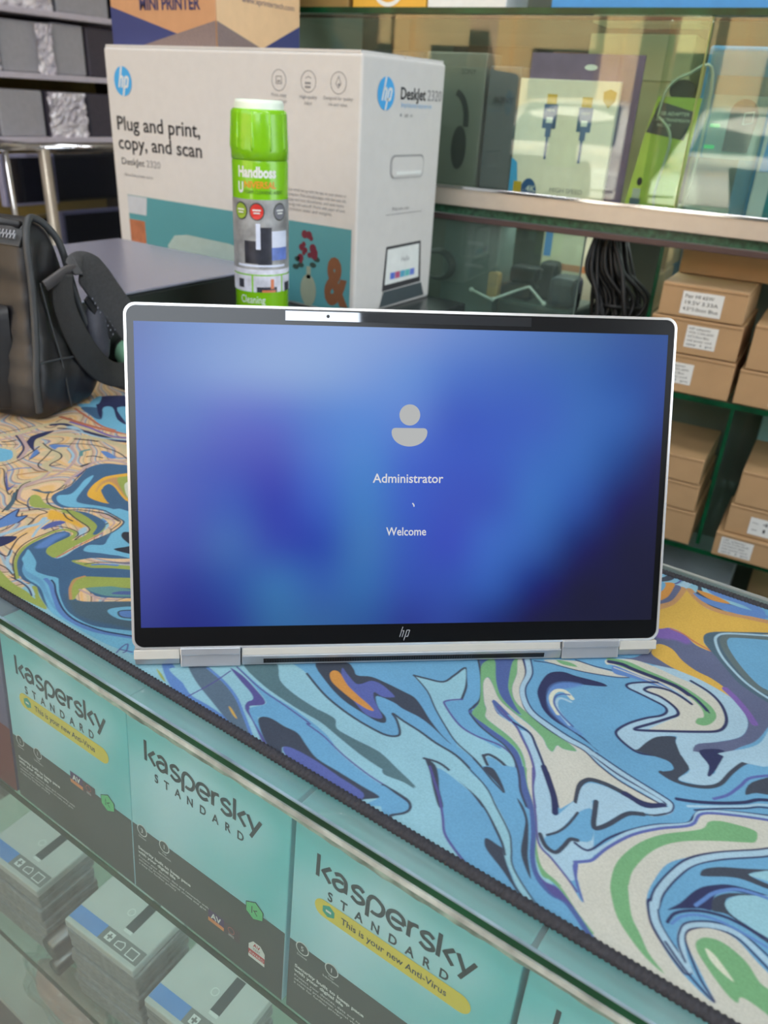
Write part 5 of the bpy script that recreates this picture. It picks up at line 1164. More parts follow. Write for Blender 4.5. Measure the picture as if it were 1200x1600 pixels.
# front pocket
b = MB()
pz = crom([(0.010, 0.004, 0.004), (0.014, -0.012, 0.0), (0.045, -0.018, -0.001), (0.085, -0.014, 0.0), (0.100, -0.008, 0.001), (0.106, 0.008, 0.004)], 5)
rings = []
for (z, y, ins) in pz:
    row = []
    for i in range(30):
        x = -BL + 0.012 + (BL - 0.036) * i / 29; e = min(1, (i / 29) / 0.08, (1 - i / 29) / 0.08)
        row.append(b.p(x, y * math.sin(e * PI / 2) + 0.006 * (1 - e) + 0.0008 * math.sin(x * 190 + z * 120), z))
    rings.append(row)
for i in range(len(rings) - 1):
    for k in range(29): b.face((rings[i][k], rings[i][k + 1], rings[i + 1][k + 1], rings[i + 1][k]))
b.build('front_pocket', m_bag, BG, smooth=True)
b = MB(); b.use(m_zip); b.tube([(-0.047, -0.017, 0.062), (-0.047, -0.019, 0.050), (-0.046, -0.020, 0.036), (-0.040, -0.020, 0.036), (-0.041, -0.019, 0.050), (-0.041, -0.017, 0.062)], 0.0010, 8, closed=True)
b.use(mat('zip_slider', (120, 104, 88), 0.4, 0.5)); b.box(-0.0462, -0.0408, -0.0205, -0.0185, 0.036, 0.052); b.build('zip_pull', None, BG)
# anchor tab, two runs of webbing
def face_on(path):
    N_ = Vector((0.70, -0.62, 0.35)).normalized(); r = []          # the webbing's flat side faces outwards and slightly up
    for i in range(len(path)):
        d = Vector(path[min(i + 1, len(path) - 1)]) - Vector(path[max(i - 1, 0)]); r.append(tuple(d.normalized().cross(N_)))
    return r
b = MB(); b.use(mat('anchor_tab', (84, 80, 80), 0.5)); b.band(crom([(0.004, 0.026, 0.124), (0.008, 0.034, 0.129), (0.011, 0.046, 0.134), (0.012, 0.056, 0.134)], 6), (0.35, -0.25, 0.9), 0.012, 0.0030); b.build('strap_tab', None, BG, smooth=True)
up = crom([(0.012, 0.052, 0.136), (0.014, 0.064, 0.1385), (0.014, 0.080, 0.126), (0.014, 0.100, 0.102), (0.016, 0.125, 0.070), (0.020, 0.146, 0.044), (0.026, 0.160, 0.020)], 7)
b = MB(); b.band(up, face_on(up), [0.013 + 0.019 * min(1, i / 12) for i in range(len(up))], 0.0024); b.build('shoulder_strap', m_bag2, BG, smooth=True)
lo = crom([(0.010, 0.044, 0.133), (0.008, 0.043, 0.105), (0.010, 0.052, 0.074), (0.012, 0.068, 0.046), (0.014, 0.090, 0.027), (0.018, 0.118, 0.020), (0.022, 0.150, 0.026)], 7)
b = MB(); b.band(lo, face_on(lo), [0.017 + 0.008 * min(1, i / 20) for i in range(len(lo))], 0.0024); b.build('lower_strap', mat('bag_webbing_dark', (40, 39, 38), 0.6, var=0.15, scale=300, bump=0.5, bscale=900), BG, smooth=True)
b = MB(); b.use(mat('padding', (62, 62, 72), 0.5, bump=0.4)); blob(b, (0.004, 0.090, 0.066), (0.008, 0.016, 0.034), 14, 0.08, 3, 3); b.build('padded_back', None, BG, smooth=True)
b = MB(); b.use(mat('black_mesh', (20, 20, 24), 0.7)); b.band([(0.006, 0.079, 0.105), (0.008, 0.092, 0.084), (0.009, 0.106, 0.062)], (0, 0.6, 0.7), 0.012, 0.003)
b.use(mat('mesh_dot', (128, 128, 140), 0.5))
for i in range(9):
    for j in range(2):
        u_ = i / 8; b.frame((0.0102 + 0.001 * u_, 0.0805 + 0.024 * u_ + j * 0.004, 0.1035 - 0.040 * u_ + j * 0.004), (0, 1, 0), (0, 0, 1)); b.disc(0, 0, 0.0011, 0.0, n=8)
b.frame(); b.build('mesh_panel', None, BG)
# pale green bottle behind the bag
t = thing('bottle', 'pale mint plastic bottle lying half hidden behind the bag strap', 'bottle', (-0.712, 0.567, 0.0))
b = MB(); b.frame((0, 0, 0.0185), (0, 0, 1), (0.35, 0.94, 0)); b.lathe([(0, -0.035), (0.014, -0.034), (0.017, -0.028), (0.018, 0.0), (0.0175, 0.03), (0.008, 0.042), (0.008, 0.05), (0, 0.05)], 28)
b.build('body', mat('mint_plastic', (150, 208, 176), 0.25), t, smooth=True)
b = MB(); b.frame((0, 0, 0.0185), (0, 0, 1), (0.35, 0.94, 0)); b.lathe([(0, 0.046), (0.010, 0.046), (0.010, 0.060), (0, 0.060)], 20); b.build('cap', m_dark, t)

# ------------------------------------------------------------------ shelving on the left wall
m_sh = mat('grey_shelf_board', (214, 208, 220), 0.5); m_uw = mat('shelf_upright', (66, 58, 52), 0.6)
SX = -2.4
t = thing('wall_shelving', 'open grey shelving with dark olive back on the far left wall', 'shelving', (SX, 0, 0))
b = MB(); b.box(-0.29, -0.28, 0.6, 2.07, -0.9, 1.1); b.build('back_panel', mat('olive_panel', (130, 110, 50), 0.6, var=0.1), t)
for z in (0.476, 0.310, 0.137, -0.20, 0.65, 0.83):
    b = MB(); b.box(-0.279, 0, 0.6, 2.07, z - 0.016, z); b.build('shelf_board', m_sh, t, bevel=0.002)
for y in (0.6, 2.05):
    b = MB(); b.box(-0.30, -0.002, y, y + 0.02, -0.9, 1.1); b.build('upright', m_uw, t)
m_mpc = mat('dark_device', (72, 68, 80), 0.4, var=0.1); m_mlt = mat('grey_device_side', (176, 176, 182), 0.45, var=0.05); m_wrap = mat('crumpled_wrap', (226, 220, 238), 0.22, spec=1.0, var=0.35, scale=30, bump=1.0, bscale=45)
def wrapped(label, y0, y1, z, h, depth, kind):
    t = thing('wrapped_device', label, 'boxed device', (SX - 0.02, (y0 + y1) / 2, z), 0, 'devices on the left wall shelves')
    w = (y1 - y0) / 2
    b = MB(); b.box(-depth, 0, -w, w, 0, h); b.build('casing', m_mlt if kind in (1, 3) else m_mpc, t, bevel=0.006)
    if kind in (2, 3, 4):
        rg = random.Random(int(y0 * 100)); b = MB(); N1, N2 = 14, 14
        ya, yb = (-w, w) if kind != 3 else (w * 0.35, w * 1.02)
        g = [[b.p(0.004 + 0.012 * rg.random(), ya + (yb - ya) * i / N1, h * (j / N2) * 0.98) for j in range(N2 + 1)] for i in range(N1 + 1)]
        for i in range(N1):
            for j in range(N2): b.face((g[i][j], g[i + 1][j], g[i + 1][j + 1], g[i][j + 1]))
        b.build('plastic_wrap', m_wrap, t)
    return t
wrapped('dark device with lilac wrap at the left end of the middle wall shelf', 1.40, 1.525, 0.310, 0.138, 0.22, 4)
wrapped('grey device with crumpled clear wrap along its right side, middle wall shelf', 1.535, 1.705, 0.310, 0.134, 0.22, 3)
wrapped('plain grey device beside the wrapped one on the middle wall shelf', 1.712, 1.825, 0.310, 0.138, 0.22, 1)
wrapped('very dark device next to the plain grey one, middle wall shelf', 1.835, 1.96, 0.310, 0.138, 0.22, 0)
wrapped('dark device at the left end of the lowest wall shelf', 1.36, 1.495, 0.137, 0.126, 0.22, 0)
wrapped('plain light grey device on the lowest wall shelf', 1.505, 1.655, 0.137, 0.128, 0.22, 1)
wrapped('device fully covered in shiny crumpled film on the lowest wall shelf', 1.665, 1.80, 0.137, 0.128, 0.22, 2)
wrapped('dark device right of the film-covered one on the lowest wall shelf', 1.815, 1.97, 0.137, 0.126, 0.22, 0)
wrapped('shiny film-wrapped device at the top left corner of the picture', 1.50, 1.72, 0.476, 0.14, 0.25, 2)
wrapped('plain grey device on the top wall shelf beside the peach carton', 1.74, 1.93, 0.476, 0.14, 0.25, 1)
# chrome-framed cabinet in front of it
FX = -1.80
t = thing('framed_cabinet', 'low glass cabinet with chrome frame in front of the wall shelving', 'cabinet', (FX, 0, 0))
def bar(p, q, r, name='frame_bar', m=None): bb = MB(); bb.tube([p, q], r, 12); bb.build(name, m or m_chrome, t, smooth=True)
bar((0, 1.226, -0.95), (0, 1.216, 0.150), 0.0135, 'frame_post', mat('satin_post', (196, 186, 170), 0.35, 0.6))
bar((0, 1.216, 0.152), (0, 1.80, 0.150), 0.010); bar((0, 1.02, 0.158), (0, 1.205, 0.154), 0.009)
bar((-0.30, 1.216, 0.152), (0, 1.216, 0.152), 0.008); bar((0, 1.135, -0.95), (0, 1.118, 0.150), 0.007, 'frame_post'); bar((0, 1.79, -0.95), (0, 1.79, 0.15), 0.010, 'frame_post')
b = MB(); b.box(-0.32, -0.02, 1.02, 1.80, -0.95, -0.30); b.build('base_box', m_uw, t)
b = MB(); b.box(-0.005, -0.002, 1.24, 1.79, -0.30, 0.14); b.build('front_glass', glass('smoky_glass', (222, 224, 232), 1.0), t)
def monitor(label, x, y0, y1, z0, z1, edge):
    t = thing('monitor', label, 'monitor', (x, (y0 + y1) / 2, z0), 0, 'screens inside the framed cabinet')
    w = (y1 - y0) / 2; h = z1 - z0
    b = MB(); b.box(-0.02, 0, -w, w, 0, h); b.build('casing', edge, t, bevel=0.003)
    b = MB(); b.box(0, 0.0015, -w + 0.008, w - 0.008, 0.008, h - 0.008); b.build('panel', mat('dark_screen', (22, 22, 34), 0.12, spec=0.8), t)
m_edge = mat('grey_casing', (140, 140, 166), 0.35)
monitor('dark glossy monitor upper left inside the chrome cabinet', FX - 0.07, 1.145, 1.29, 0.02, 0.135, m_edge)
monitor('small dark monitor behind the leaning post, upper right in the cabinet', FX - 0.10, 1.30, 1.50, 0.02, 0.13, m_dark)
monitor('large navy-black monitor low in the cabinet beside the white carton', FX - 0.04, 1.27, 1.47, -0.20, 0.005, m_edge)
monitor('olive-edged dark monitor low in the cabinet, above the bag', FX - 0.05, 1.145, 1.255, -0.20, 0.0, mat('olive_casing', (86, 74, 40), 0.5))
t = thing('orange_carton', 'orange and brown carton at the left picture edge behind the bag', 'box', (FX + 0.215, 0.900, -0.2))
b = MB(); b.box(-0.2, 0, 0, 0.085, 0, 0.235); b.build('carton', mat('orange_carton', (186, 118, 66), 0.6, var=0.2, scale=20), t, bevel=0.003)
b = MB(); b.box(-0.2, 0.0, -0.02, 0.1, -0.75, 0); b.build('stand', m_uw, t)

# ------------------------------------------------------------------ glass shelving behind the counter (frame S: x along the shelves, y into them)
SA = math.radians(5.07); SO = Vector((-0.1149, 1.2949, 0))
def SW(x, y, z): c, s = math.cos(SA), math.sin(SA); return (SO.x + x * c - y * s, SO.y + x * s + y * c, z)
def sthing(name, label, cat, x, y, z, rz=0.0, group=None): return thing(name, label, cat, SW(x, y, z), SA + rz, group)
X0, X1 = -1.00, 0.42
m_track = mat('dark_track', (92, 74, 74), 0.4, 0.3)
U = sthing('glass_shelving', 'wall display unit of green-edged glass shelves with silver rail and sliding panes', 'shelving', 0, 0, 0)
def pan(name, x0, x1, y0, y1, z0, z1, m, bev=0.0): q = MB(); q.box(x0, x1, y0, y1, z0, z1); return q.build(name, m, U, bevel=bev)
pan('silver_rail', X0, X1, -0.012, 0.020, 0.1425, 0.1700, mat('satin_rail', (206, 196, 184), 0.42, 0.55, var=0.03), 0.0012)
pan('rail_lip', X0, X1, -0.014, -0.006, 0.1690, 0.1735, m_chrome, 0.0004)
pan('lower_track', X0, X1, 0.0, 0.030, 0.1180, 0.1270, m_track, 0.001)
pan('shelf_middle_glass', X0, X1, 0.004, 0.34, 0.1325, 0.1415, m_shelfglass); pan('shelf_middle_edge', X0, X1, 0.0, 0.0045, 0.1285, 0.1420, mat('dirty_green_edge', (48, 88, 66), 0.3, var=0.6, scale=120))
for (nm, z, y0) in (('top', 0.4240, 0.0), ('upper', -0.0990, 0.002), ('lower', -0.3560, 0.002), ('high', 0.70, 0.0)):
    pan('glass_shelf', X0, X1, y0 + 0.0008, 0.34, z - 0.008, z, m_shelfglass); pan('shelf_edge', X0, X1, y0, y0 + 0.0008, z - 0.0082, z + 0.0002, m_gedge)
pan('back_board', X0, X1, 0.345, 0.36, -0.95, 1.3, mat('shelving_back', (110, 112, 100), 0.6, var=0.2, scale=5))
pan('floor_board', X0, X1, 0.0, 0.345, -0.72, -0.70, mat('brown_board', (120, 92, 58), 0.6, var=0.15, scale=10)); pan('plinth_board', X0, X1, 0.0, 0.02, -0.98, -0.72, mat('brown_board', (120, 92, 58)))
for (x, z0, z1) in ((-0.2520, -0.099, 0.118), (-0.097, -0.348, -0.107), (-0.62, -0.348, -0.107), (0.30, -0.348, -0.107), (0.25, -0.099, 0.118)):
    pan('glass_divider', x, x + 0.006, 0.0035, 0.33, z0, z1, m_shelfglass); pan('divider_edge', x, x + 0.006, 0.0025, 0.0035, z0, z1, m_gedge)
for (x, z0, z1) in ((-1.02, -0.95, 1.3), (0.42, -0.95, 1.3)): pan('side_panel', x, x + 0.02, 0, 0.345, z0, z1, m_wall)
pan('sliding_pane', X0, -0.245, 0.006, 0.011, 0.1700, 0.4150, m_door); pan('pane_edge', -0.2455, -0.2445, 0.0055, 0.0115, 0.1700, 0.4150, mat('olive_pane_edge', (150, 156, 84), 0.3))
pan('sliding_pane', -0.300, X1, 0.013, 0.018, 0.1700, 0.4150, m_door)
pan('sliding_pane', X0, -0.3700, 0.006, 0.011, -0.098, 0.1190, glass('lower_pane', (226, 238, 232), 1.0, haze=0.05)); pan('pane_edge', -0.3705, -0.3690, 0.0055, 0.0115, -0.098, 0.1190, mat('grey_pane_edge', (96, 112, 106), 0.3))

area_light('shelf_strip_glow', SW(-0.30, 0.12, 0.1165), (1.2, 0.01), 0.9, (0, 0, SA), (0.92, 1.0, 0.96))
pan('strip_light', X0 + 0.01, X1 - 0.01, 0.114, 0.126, 0.1175, 0.1320, emission('strip_diffuser', (240, 252, 250), 2.0))
area_light('upper_shelf_fill', SW(-0.30, 0.05, 0.4135), (1.2, 0.01), 0.45, (0, 0, SA), (1.0, 0.97, 0.88))  # fill lamp added to brighten the goods on the upper shelf
pan('fill_cover', X0 + 0.01, X1 - 0.01, 0.044, 0.056, 0.4138, 0.4160, m_track)  # dark strip added to cover the fill lamp
# --- brown cartons for power adapters
m_kc = mat('kraft_carton', (178, 143, 103), 0.7, var=0.05, scale=25); m_kseam = mat('kraft_seam', (120, 88, 56), 0.8); m_lab = mat('paper_label', (222, 222, 218), 0.6, var=0.02)
def carton(label, x0, x1, z, h, y=0.004, d=0.165, lab=None, lines=None, rz=0.0, group='brown adapter cartons on the glass shelves'):
    t = sthing('adapter_carton', label, 'carton', x0, y, z + 0.0004, rz, group)
    w = x1 - x0
    b = MB(); b.box(0, w, 0, d, 0, h - 0.001); b.build('carton', m_kc, t, bevel=0.0012)
    b = MB(); b.use(m_kseam); b.box(0.001, w - 0.001, -0.0004, 0.0004, h - 0.0058, h - 0.0050); b.box(w - 0.0004, w + 0.0004, 0.004, d, h - 0.0058, h - 0.0050); b.build('lid_seam', None, t)
    if lab:
        lx, lz, lw, lh = lab
        b = MB().frame((lx, -0.0004, lz), (1, 0, 0), (0, 0, 1)); b.use(m_lab); b.rect(0, lw, 0, lh, 0.0003); b.use(m_pk)
        n = len(lines)
        for i, s in enumerate(lines):
            hh = lh / (n + 0.6); b.text(s, lw * 0.06, lh - hh * (i + 1) , hh * 0.80, 0.0006, fit=lw * (0.86 if i == n - 1 else 0.70 + 0.1 * (i % 2)))
        b.build('label', None, t)
    return t
tiny = ['HP adapter', '19.5V 3.33A 65W', '4.5*3.0mm Blue', 'with power cord', 'qty 1 pc']
carton('brown carton with the biggest white label, top of the stack at the laptop corner', -0.2370, -0.1120, 0.0195, 0.0490, lab=(0.0320, 0.0050, 0.060, 0.0340), lines=['Pair HI 65W', '19.5V 3.33A', '4.5*3.0mm Blue'])
carton('brown carton with a square label, second in the stack at the laptop corner', -0.2440, -0.1080, -0.0360, 0.0545, lab=(0.0560, 0.0110, 0.046, 0.0340), lines=tiny)
carton('brown carton with a half hidden label, bottom of the stack at the laptop corner', -0.2450, -0.1060, -0.0980, 0.0610, lab=(0.0280, 0.0140, 0.052, 0.0330), lines=tiny)
carton('plain brown carton lying far back on top of the laptop-corner stack', -0.2350, -0.0200, 0.0690, 0.0450, y=0.100, d=0.12)
carton('plain brown carton at the right picture edge, upper of two', -0.0930, 0.0450, -0.0420, 0.0680)
carton('brown carton at the right picture edge with label cut off, lower of two', -0.0980, 0.0420, -0.0980, 0.0550, lab=(0.0510, 0.006, 0.05, 0.028), lines=tiny)
carton('brown carton under the glass shelf, topmost of the stack beside the laptop edge', -0.2750, -0.1150, -0.2450, 0.0450, lab=(0.0560, 0.008, 0.040, 0.030), lines=tiny)
carton('brown carton, middle of the lower stack beside the laptop edge', -0.2800, -0.1120, -0.2940, 0.0480, lab=(0.0560, 0.010, 0.046, 0.030), lines=tiny)
carton('brown carton, bottom of the lower stack beside the laptop edge', -0.2850, -0.1080, -0.3555, 0.0605, lab=(0.0620, 0.020, 0.048, 0.022), lines=tiny)
carton('plain brown carton on top of the lower right stack', -0.0560, 0.0800, -0.2600, 0.0590)
carton('brown carton with a hand-written label in the lower right stack', -0.0600, 0.0760, -0.3120, 0.0510, lab=(0.0350, 0.006, 0.052, 0.030), lines=['~ 4.5', '-1b'])
carton('brown carton with a printed label, bottom of the lower right stack and pulled forward', -0.0690, 0.0700, -0.3555, 0.0430, y=-0.004, lab=(0.0100, 0.006, 0.050, 0.030), lines=tiny)
t = sthing('grey_carton', 'pale grey carton standing on the floor board under the lowest glass shelf', 'carton', -0.16, 0.05, -0.6995)
b = MB(); b.box(0, 0.13, 0, 0.20, 0, 0.255); b.build('carton', mat('pale_grey_carton', (168, 176, 184), 0.5), t, bevel=0.002)
b = MB(); b.tube(crom([(0.04, -0.002, 0.20), (0.05, -0.004, 0.15), (0.075, -0.004, 0.135), (0.115, -0.003, 0.135)], 6), 0.002, 8); b.build('cord', m_dark, t, smooth=True)
for i, (x0, x1, z1, lb) in enumerate(((-0.40, -0.20, -0.50, 'brown carton on the floor board left of the pale grey carton'), (0.00, 0.22, -0.47, 'large tan carton on the floor board right of the pale grey carton'), (0.0, 0.2, 0, ''))):
    if not lb: continue
    t = sthing('floor_carton', lb, 'carton', x0, 0.03, -0.6995); b = MB(); b.box(0, x1 - x0, 0, 0.25, 0, z1 + 0.70); b.build('carton', m_kc if i else mat('dark_kraft', (110, 84, 56), 0.7), t, bevel=0.002)
# things seen far back on the lower shelves, beyond the cartons
for (x, z, w, h, c3, lb) in ((-0.235, 0.045, 0.06, 0.05, (120, 160, 200), 'pale blue package at the back of the shelf behind the cables'), (-0.06, -0.26, 0.05, 0.12, (150, 190, 190), 'pale teal package at the back, between the two lower carton stacks'), (0.0, -0.27, 0.05, 0.09, (60, 90, 150), 'dark blue package at the back of the lower right shelf')):
    base = -0.0988 if z > 0 else -0.3558
    t = sthing('small_package', lb, 'package', x, 0.27, base); b = MB(); b.box(0, w, 0, 0.05, 0, (z + h) - base); b.build('pack', mat('pack_%s' % {120: 'sky', 150: 'teal', 60: 'blue'}[c3[0]], c3, 0.4), t, bevel=0.002)

# --- behind the lower sliding pane
def blister(): return glass('blister', (236, 244, 244), 1.0, 0.05, haze=0.10)
t = sthing('charger_box', 'grey charger box with a printed frame behind the lower glass beside the printer carton', 'box', -0.640, 0.060, -0.0985)
b = MB(); b.box(0, 0.105, 0, 0.08, 0, 0.215); b.build('carton', mat('dull_grey_carton', (110, 120, 116), 0.5), t, bevel=0.002)
b = MB().frame((0, 0, 0), (1, 0, 0), (0, 0, 1)); b.use(m_pg); b.stroke([(0.035, 0.150), (0.085, 0.155), (0.085, 0.200), (0.035, 0.200)], 0.0012, 0.0004, True); b.rect(0.045, 0.075, 0.172, 0.178, 0.0004); b.rect(0.045, 0.080, 0.134, 0.140, 0.0004); b.build('print', None, t)
t = sthing('router_box', 'dark grey flat box lying behind the lower glass', 'box', -0.525, 0.060, -0.0985, math.radians(-6))
b = MB(); b.box(0, 0.14, 0, 0.12, 0, 0.085); b.build('carton', mat('slate_carton', (60, 70, 68), 0.4), t, bevel=0.004)
b = MB(); b.box(0.004, 0.136, 0.004, 0.116, 0.085, 0.0866); b.build('lid_print', mat('pale_lid', (96, 112, 106), 0.3), t)
t = sthing('white_clip', 'long white plastic bracket lying on the dark box behind the lower glass', 'bracket', -0.560, 0.030, 0.0030)
b = MB(); b.tube(crom([(-0.005, 0, -0.000), (0.035, -0.004, -0.010), (0.040, 0.0, -0.009), (0.085, 0.03, 0.012), (0.095, 0.03, 0.010), (0.130, 0.0, -0.004)], 3), 0.0022, 8)
for q in ((-0.005, 0, 0), (0.038, -0.003, -0.010), (0.130, 0, -0.004)): blob(b, q, (0.004, 0.004, 0.004), 8, 0)
b.build('bracket', mat('white_plastic', (236, 238, 234), 0.4), t, smooth=True)
t = sthing('wooden_peg', 'small tan wooden block among the dark chargers', 'block', -0.535, 0.050, -0.0118)
b = MB(); b.box(-0.010, 0.010, 0, 0.02, 0, 0.045); b.build('block', mat('tan_wood', (196, 156, 98), 0.6, var=0.2), t, bevel=0.003)
def heap(label, x, y, z, r, seed, m):
    t = sthing('power_adapter', label, 'power adapter', x, y, z, group='black adapters behind the lower glass')
    b = MB(); b.box(-r[0], r[0], -r[1], r[1], 0, 2 * r[2]); b.build('brick', m, t, bevel=min(r) * 0.5, seg=3)
    b = MB(); rg = random.Random(seed); pts = [(r[0] * (1.0 + 0.25 * math.cos(k)), -r[1] * 0.6 + 0.010 * math.sin(k * 1.7), r[2] * (1 + 0.9 * math.sin(k * 1.3 + seed))) for k in range(7)]
    b.tube(crom(pts, 6), 0.0022, 8); b.build('cord', m_dark, t, smooth=True)
m_ad = mat('black_adapter', (13, 13, 15), 0.5); m_ad2 = mat('grey_adapter', (66, 70, 82), 0.35)
heap('black power adapter on the dark box, nearest the tan block', -0.500, 0.095, -0.0110, (0.030, 0.02, 0.013), 1, m_ad)
heap('black power adapter heaped on another behind the lower glass', -0.490, 0.095, 0.0160, (0.026, 0.02, 0.015), 2, m_ad)
heap('black power adapter standing right of the heap', -0.455, 0.120, -0.0118, (0.016, 0.02, 0.033), 5, m_ad)
heap('blue-grey power adapter with rounded ends, right of the black heap', -0.412, 0.085, -0.0118, (0.024, 0.03, 0.026), 3, m_ad2)
heap('long black adapter in front near the glass edge', -0.470, 0.022, -0.0985, (0.040, 0.012, 0.016), 4, m_ad)
t = sthing('cream_package', 'cream and orange package standing upright behind the black adapters', 'package', -0.500, 0.190, -0.0985)
b = MB(); b.box(0, 0.125, 0, 0.05, 0, 0.205); b.build('carton', mat('cream_carton', (206, 200, 172), 0.5, var=0.1, scale=15), t, bevel=0.002)
b = MB().frame((0, 0, 0), (1, 0, 0), (0, 0, 1)); b.use(mat('orange_print', (196, 128, 84), 0.5)); b.rect(0.02, 0.115, 0.128, 0.140, 0.0004); b.use(m_bluep); b.rect(0.004, 0.018, 0.15, 0.2, 0.0004); b.build('print', None, t)
# coiled black cables
t = sthing('cable_bundle', 'tangled bundle of black cables hanging between the glass pane and the brown cartons', 'cable', -0.315, 0.06, -0.0985)
rg = random.Random(11)
for k in range(38):
    b = MB(); x0 = -0.050 + 0.075 * rg.random(); y0 = 0.07 * rg.random() - 0.03; ph = rg.random()
    pts = [(x0 * 0.5 - 0.026, y0, 0.205 + 0.010 * rg.random()), (x0 * 0.8 - 0.018 + 0.012 * ph, y0 - 0.01, 0.165), (x0 + 0.026 * rg.random(), y0 - 0.02 * ph, 0.120), (x0 + 0.034 * rg.random(), y0 - 0.015, 0.070), (x0 + 0.026 * rg.random(), y0, 0.025), (x0 + 0.014, y0 + 0.02, 0.004), (x0 - 0.016, y0 + 0.03, 0.004)]
    pts = [(min(max(p[0], -0.050), 0.056), max(p[1], -0.050), p[2]) for p in pts]
    b.tube(crom(pts, 8), 0.0028 + 0.0012 * rg.random(), 8); b.build('cable', m_ad, t, smooth=True)
b = MB(); b.tube(crom([(-0.035, 0.0, 0.105), (0.0, -0.035, 0.112), (0.04, 0.0, 0.108), (0.0, 0.045, 0.112)], 8, True), 0.003, 8, closed=True); b.build('tie', m_ad, t, smooth=True)
t = sthing('cable_coil', 'black cable coil beside the white printer carton behind the lower glass', 'cable', -0.635, 0.035, -0.0985)
b = MB()
for k in range(4): b.tube([(0.028 * math.cos(a) * (1 + .05 * k), -0.012 + 0.004 * k, 0.135 + 0.022 * math.sin(a) * (1 + .06 * k)) for a in [2 * PI * i / 36 for i in range(36)]], 0.0022, 8, closed=True)
b.build('coil', m_ad, t, smooth=True)

# --- behind the upper sliding panes
ZR = 0.1420
t = sthing('cable_pack', 'white retail card picturing two blue cable plugs with gold tips and a shield', 'retail pack', -0.5190, 0.034, ZR, 0.0)
b = MB(); b.box(0, 0.157, 0, 0.012, 0, 0.192); b.build('card', mat('white_retail_card', (238, 228, 214), 0.45), t, bevel=0.001)
b = MB(); b.box(0.009, 0.184, 0.013, 0.016, 0, 0.228); b.build('hang_card', mat('purple_card', (116, 96, 132), 0.5, var=0.15, scale=30), t)
b = MB().frame((0, 0, 0), (1, 0, 0), (0, 0, 1))
for (x, z) in ((0.047, 0.158), (0.103, 0.156)):
    b.use(mat('gold_plug', (206, 172, 74), 0.35, 0.3)); b.rect(x, x + 0.016, z, z + 0.014, 0.0005); b.use(mat('blue_plug', (58, 82, 136), 0.4)); b.rect(x - 0.003, x + 0.019, z - 0.034, z, 0.0005); b.rect(x + 0.0035, x + 0.0125, z - 0.046, z - 0.034, 0.0005); b.rect(x + 0.006, x + 0.010, z - 0.078, z - 0.046, 0.0005)
    b.use(m_white); b.rect(x + 0.003, x + 0.013, z - 0.026, z - 0.018, 0.0008); b.text('HDMI', x + 0.002, z - 0.010, 0.005, 0.0008, fit=0.012)
b.use(mat('gold_shield', (190, 158, 70), 0.4)); b.flat([(0.134, 0.178), (0.144, 0.182), (0.154, 0.178), (0.153, 0.166), (0.144, 0.156), (0.135, 0.166)], 0.0005)
b.use(m_hp); b.flat([(0.0, 0.002), (0.020, 0.002), (0.010, 0.072), (0.002, 0.078), (0.0, 0.078)], 0.0005); b.use(mat('deep_blue_print', (38, 84, 140), 0.5)); b.flat(arc(0.034, 0.028, 0.014, 0, 360, 24, 0.022)[:-1], 0.0006); b.rect(0.020, 0.060, 0.002, 0.020, 0.0006)
b.use(mat('gold_print', (196, 160, 40), 0.5)); b.rect(0.008, 0.022, 0.028, 0.044, 0.0009); b.use(m_white); b.text('4K', 0.030, 0.030, 0.014, 0.0010); b.use(m_pg); b.text('HIGH SPEED', 0.070, 0.033, 0.010, 0.0006)
b.build('print', None, t)
b = MB().frame((0, 0.016, 0), (1, 0, 0), (0, 0, 1)); b.use(m_white); b.flat(arc(0.105, 0.210, 0.010, 0, 360, 20, 0.004)[:-1], 0.0036); b.build('hang_slot', None, t)
# green card with a little wireless adapter
t = sthing('wireless_adapter_pack', 'yellow-green blister card with dark header, right of the white cable card', 'retail pack', -0.3300, 0.040, ZR, 0.05)
b = MB(); b.prism([(0, 0), (0.084, 0), (0.082, 0.130), (0.024, 0.142), (0.004, 0.10)], 0, 0.001)
b2 = MB().frame((0, 0, 0), (1, 0, 0), (0, 0, 1)); b2.prism([(0, 0), (0.078, 0), (0.086, 0.176), (0.024, 0.176), (0.014, 0.120)], -0.002, 0.0); b2.build('card', mat('lime_card', (186, 202, 92), 0.45, var=0.05), t)
b = MB().frame((0, 0, 0), (1, 0, 0), (0, 0, 1)); b.use(mat('charcoal_header', (70, 72, 84), 0.45)); b.flat([(0.016, 0.128), (0.072, 0.120), (0.080, 0.158), (0.028, 0.170)], 0.0004); b.use(m_pk); b.flat(arc(0.056, 0.185 - 0.0, 0.018, 0, 360, 20, 0.014)[:-1], -0.0010)
b.use(m_white); b.text('USB ADAPTER', 0.028, 0.152, 0.007, 0.0007, fit=0.045); b.text('HIGH TRANSMISSION', 0.027, 0.144, 0.006, 0.0007, fit=0.048); b.text('FACTOR', 0.030, 0.137, 0.006, 0.0007, fit=0.020)
b.use(mat('dongle_blue', (72, 96, 120), 0.4)); b.rect(0.010, 0.026, 0.022, 0.036, 0.0006); b.use(mat('dongle_steel', (150, 160, 160), 0.3, 0.6)); b.rect(0.012, 0.024, 0.036, 0.050, 0.0006); b.use(m_pk); b.flat(arc(0.020, 0.060, 0.004, 0, 360, 16, 0.006)[:-1], 0.0006)
b.build('print', None, t)
b = MB(); b.tube(crom([(0.030, -0.004, 0.150), (0.036, -0.006, 0.186), (0.060, -0.006, 0.205), (0.094, -0.004, 0.206), (0.094, -0.004, 0.05), (0.066, -0.006, 0.006), (0.046, -0.006, 0.040), (0.054, -0.006, 0.12), (0.030, -0.004, 0.150)], 6), 0.0022, 8)
b.build('blister_rim', mat('clear_rim', (186, 190, 176), 0.15, spec=1.0), t, smooth=True)
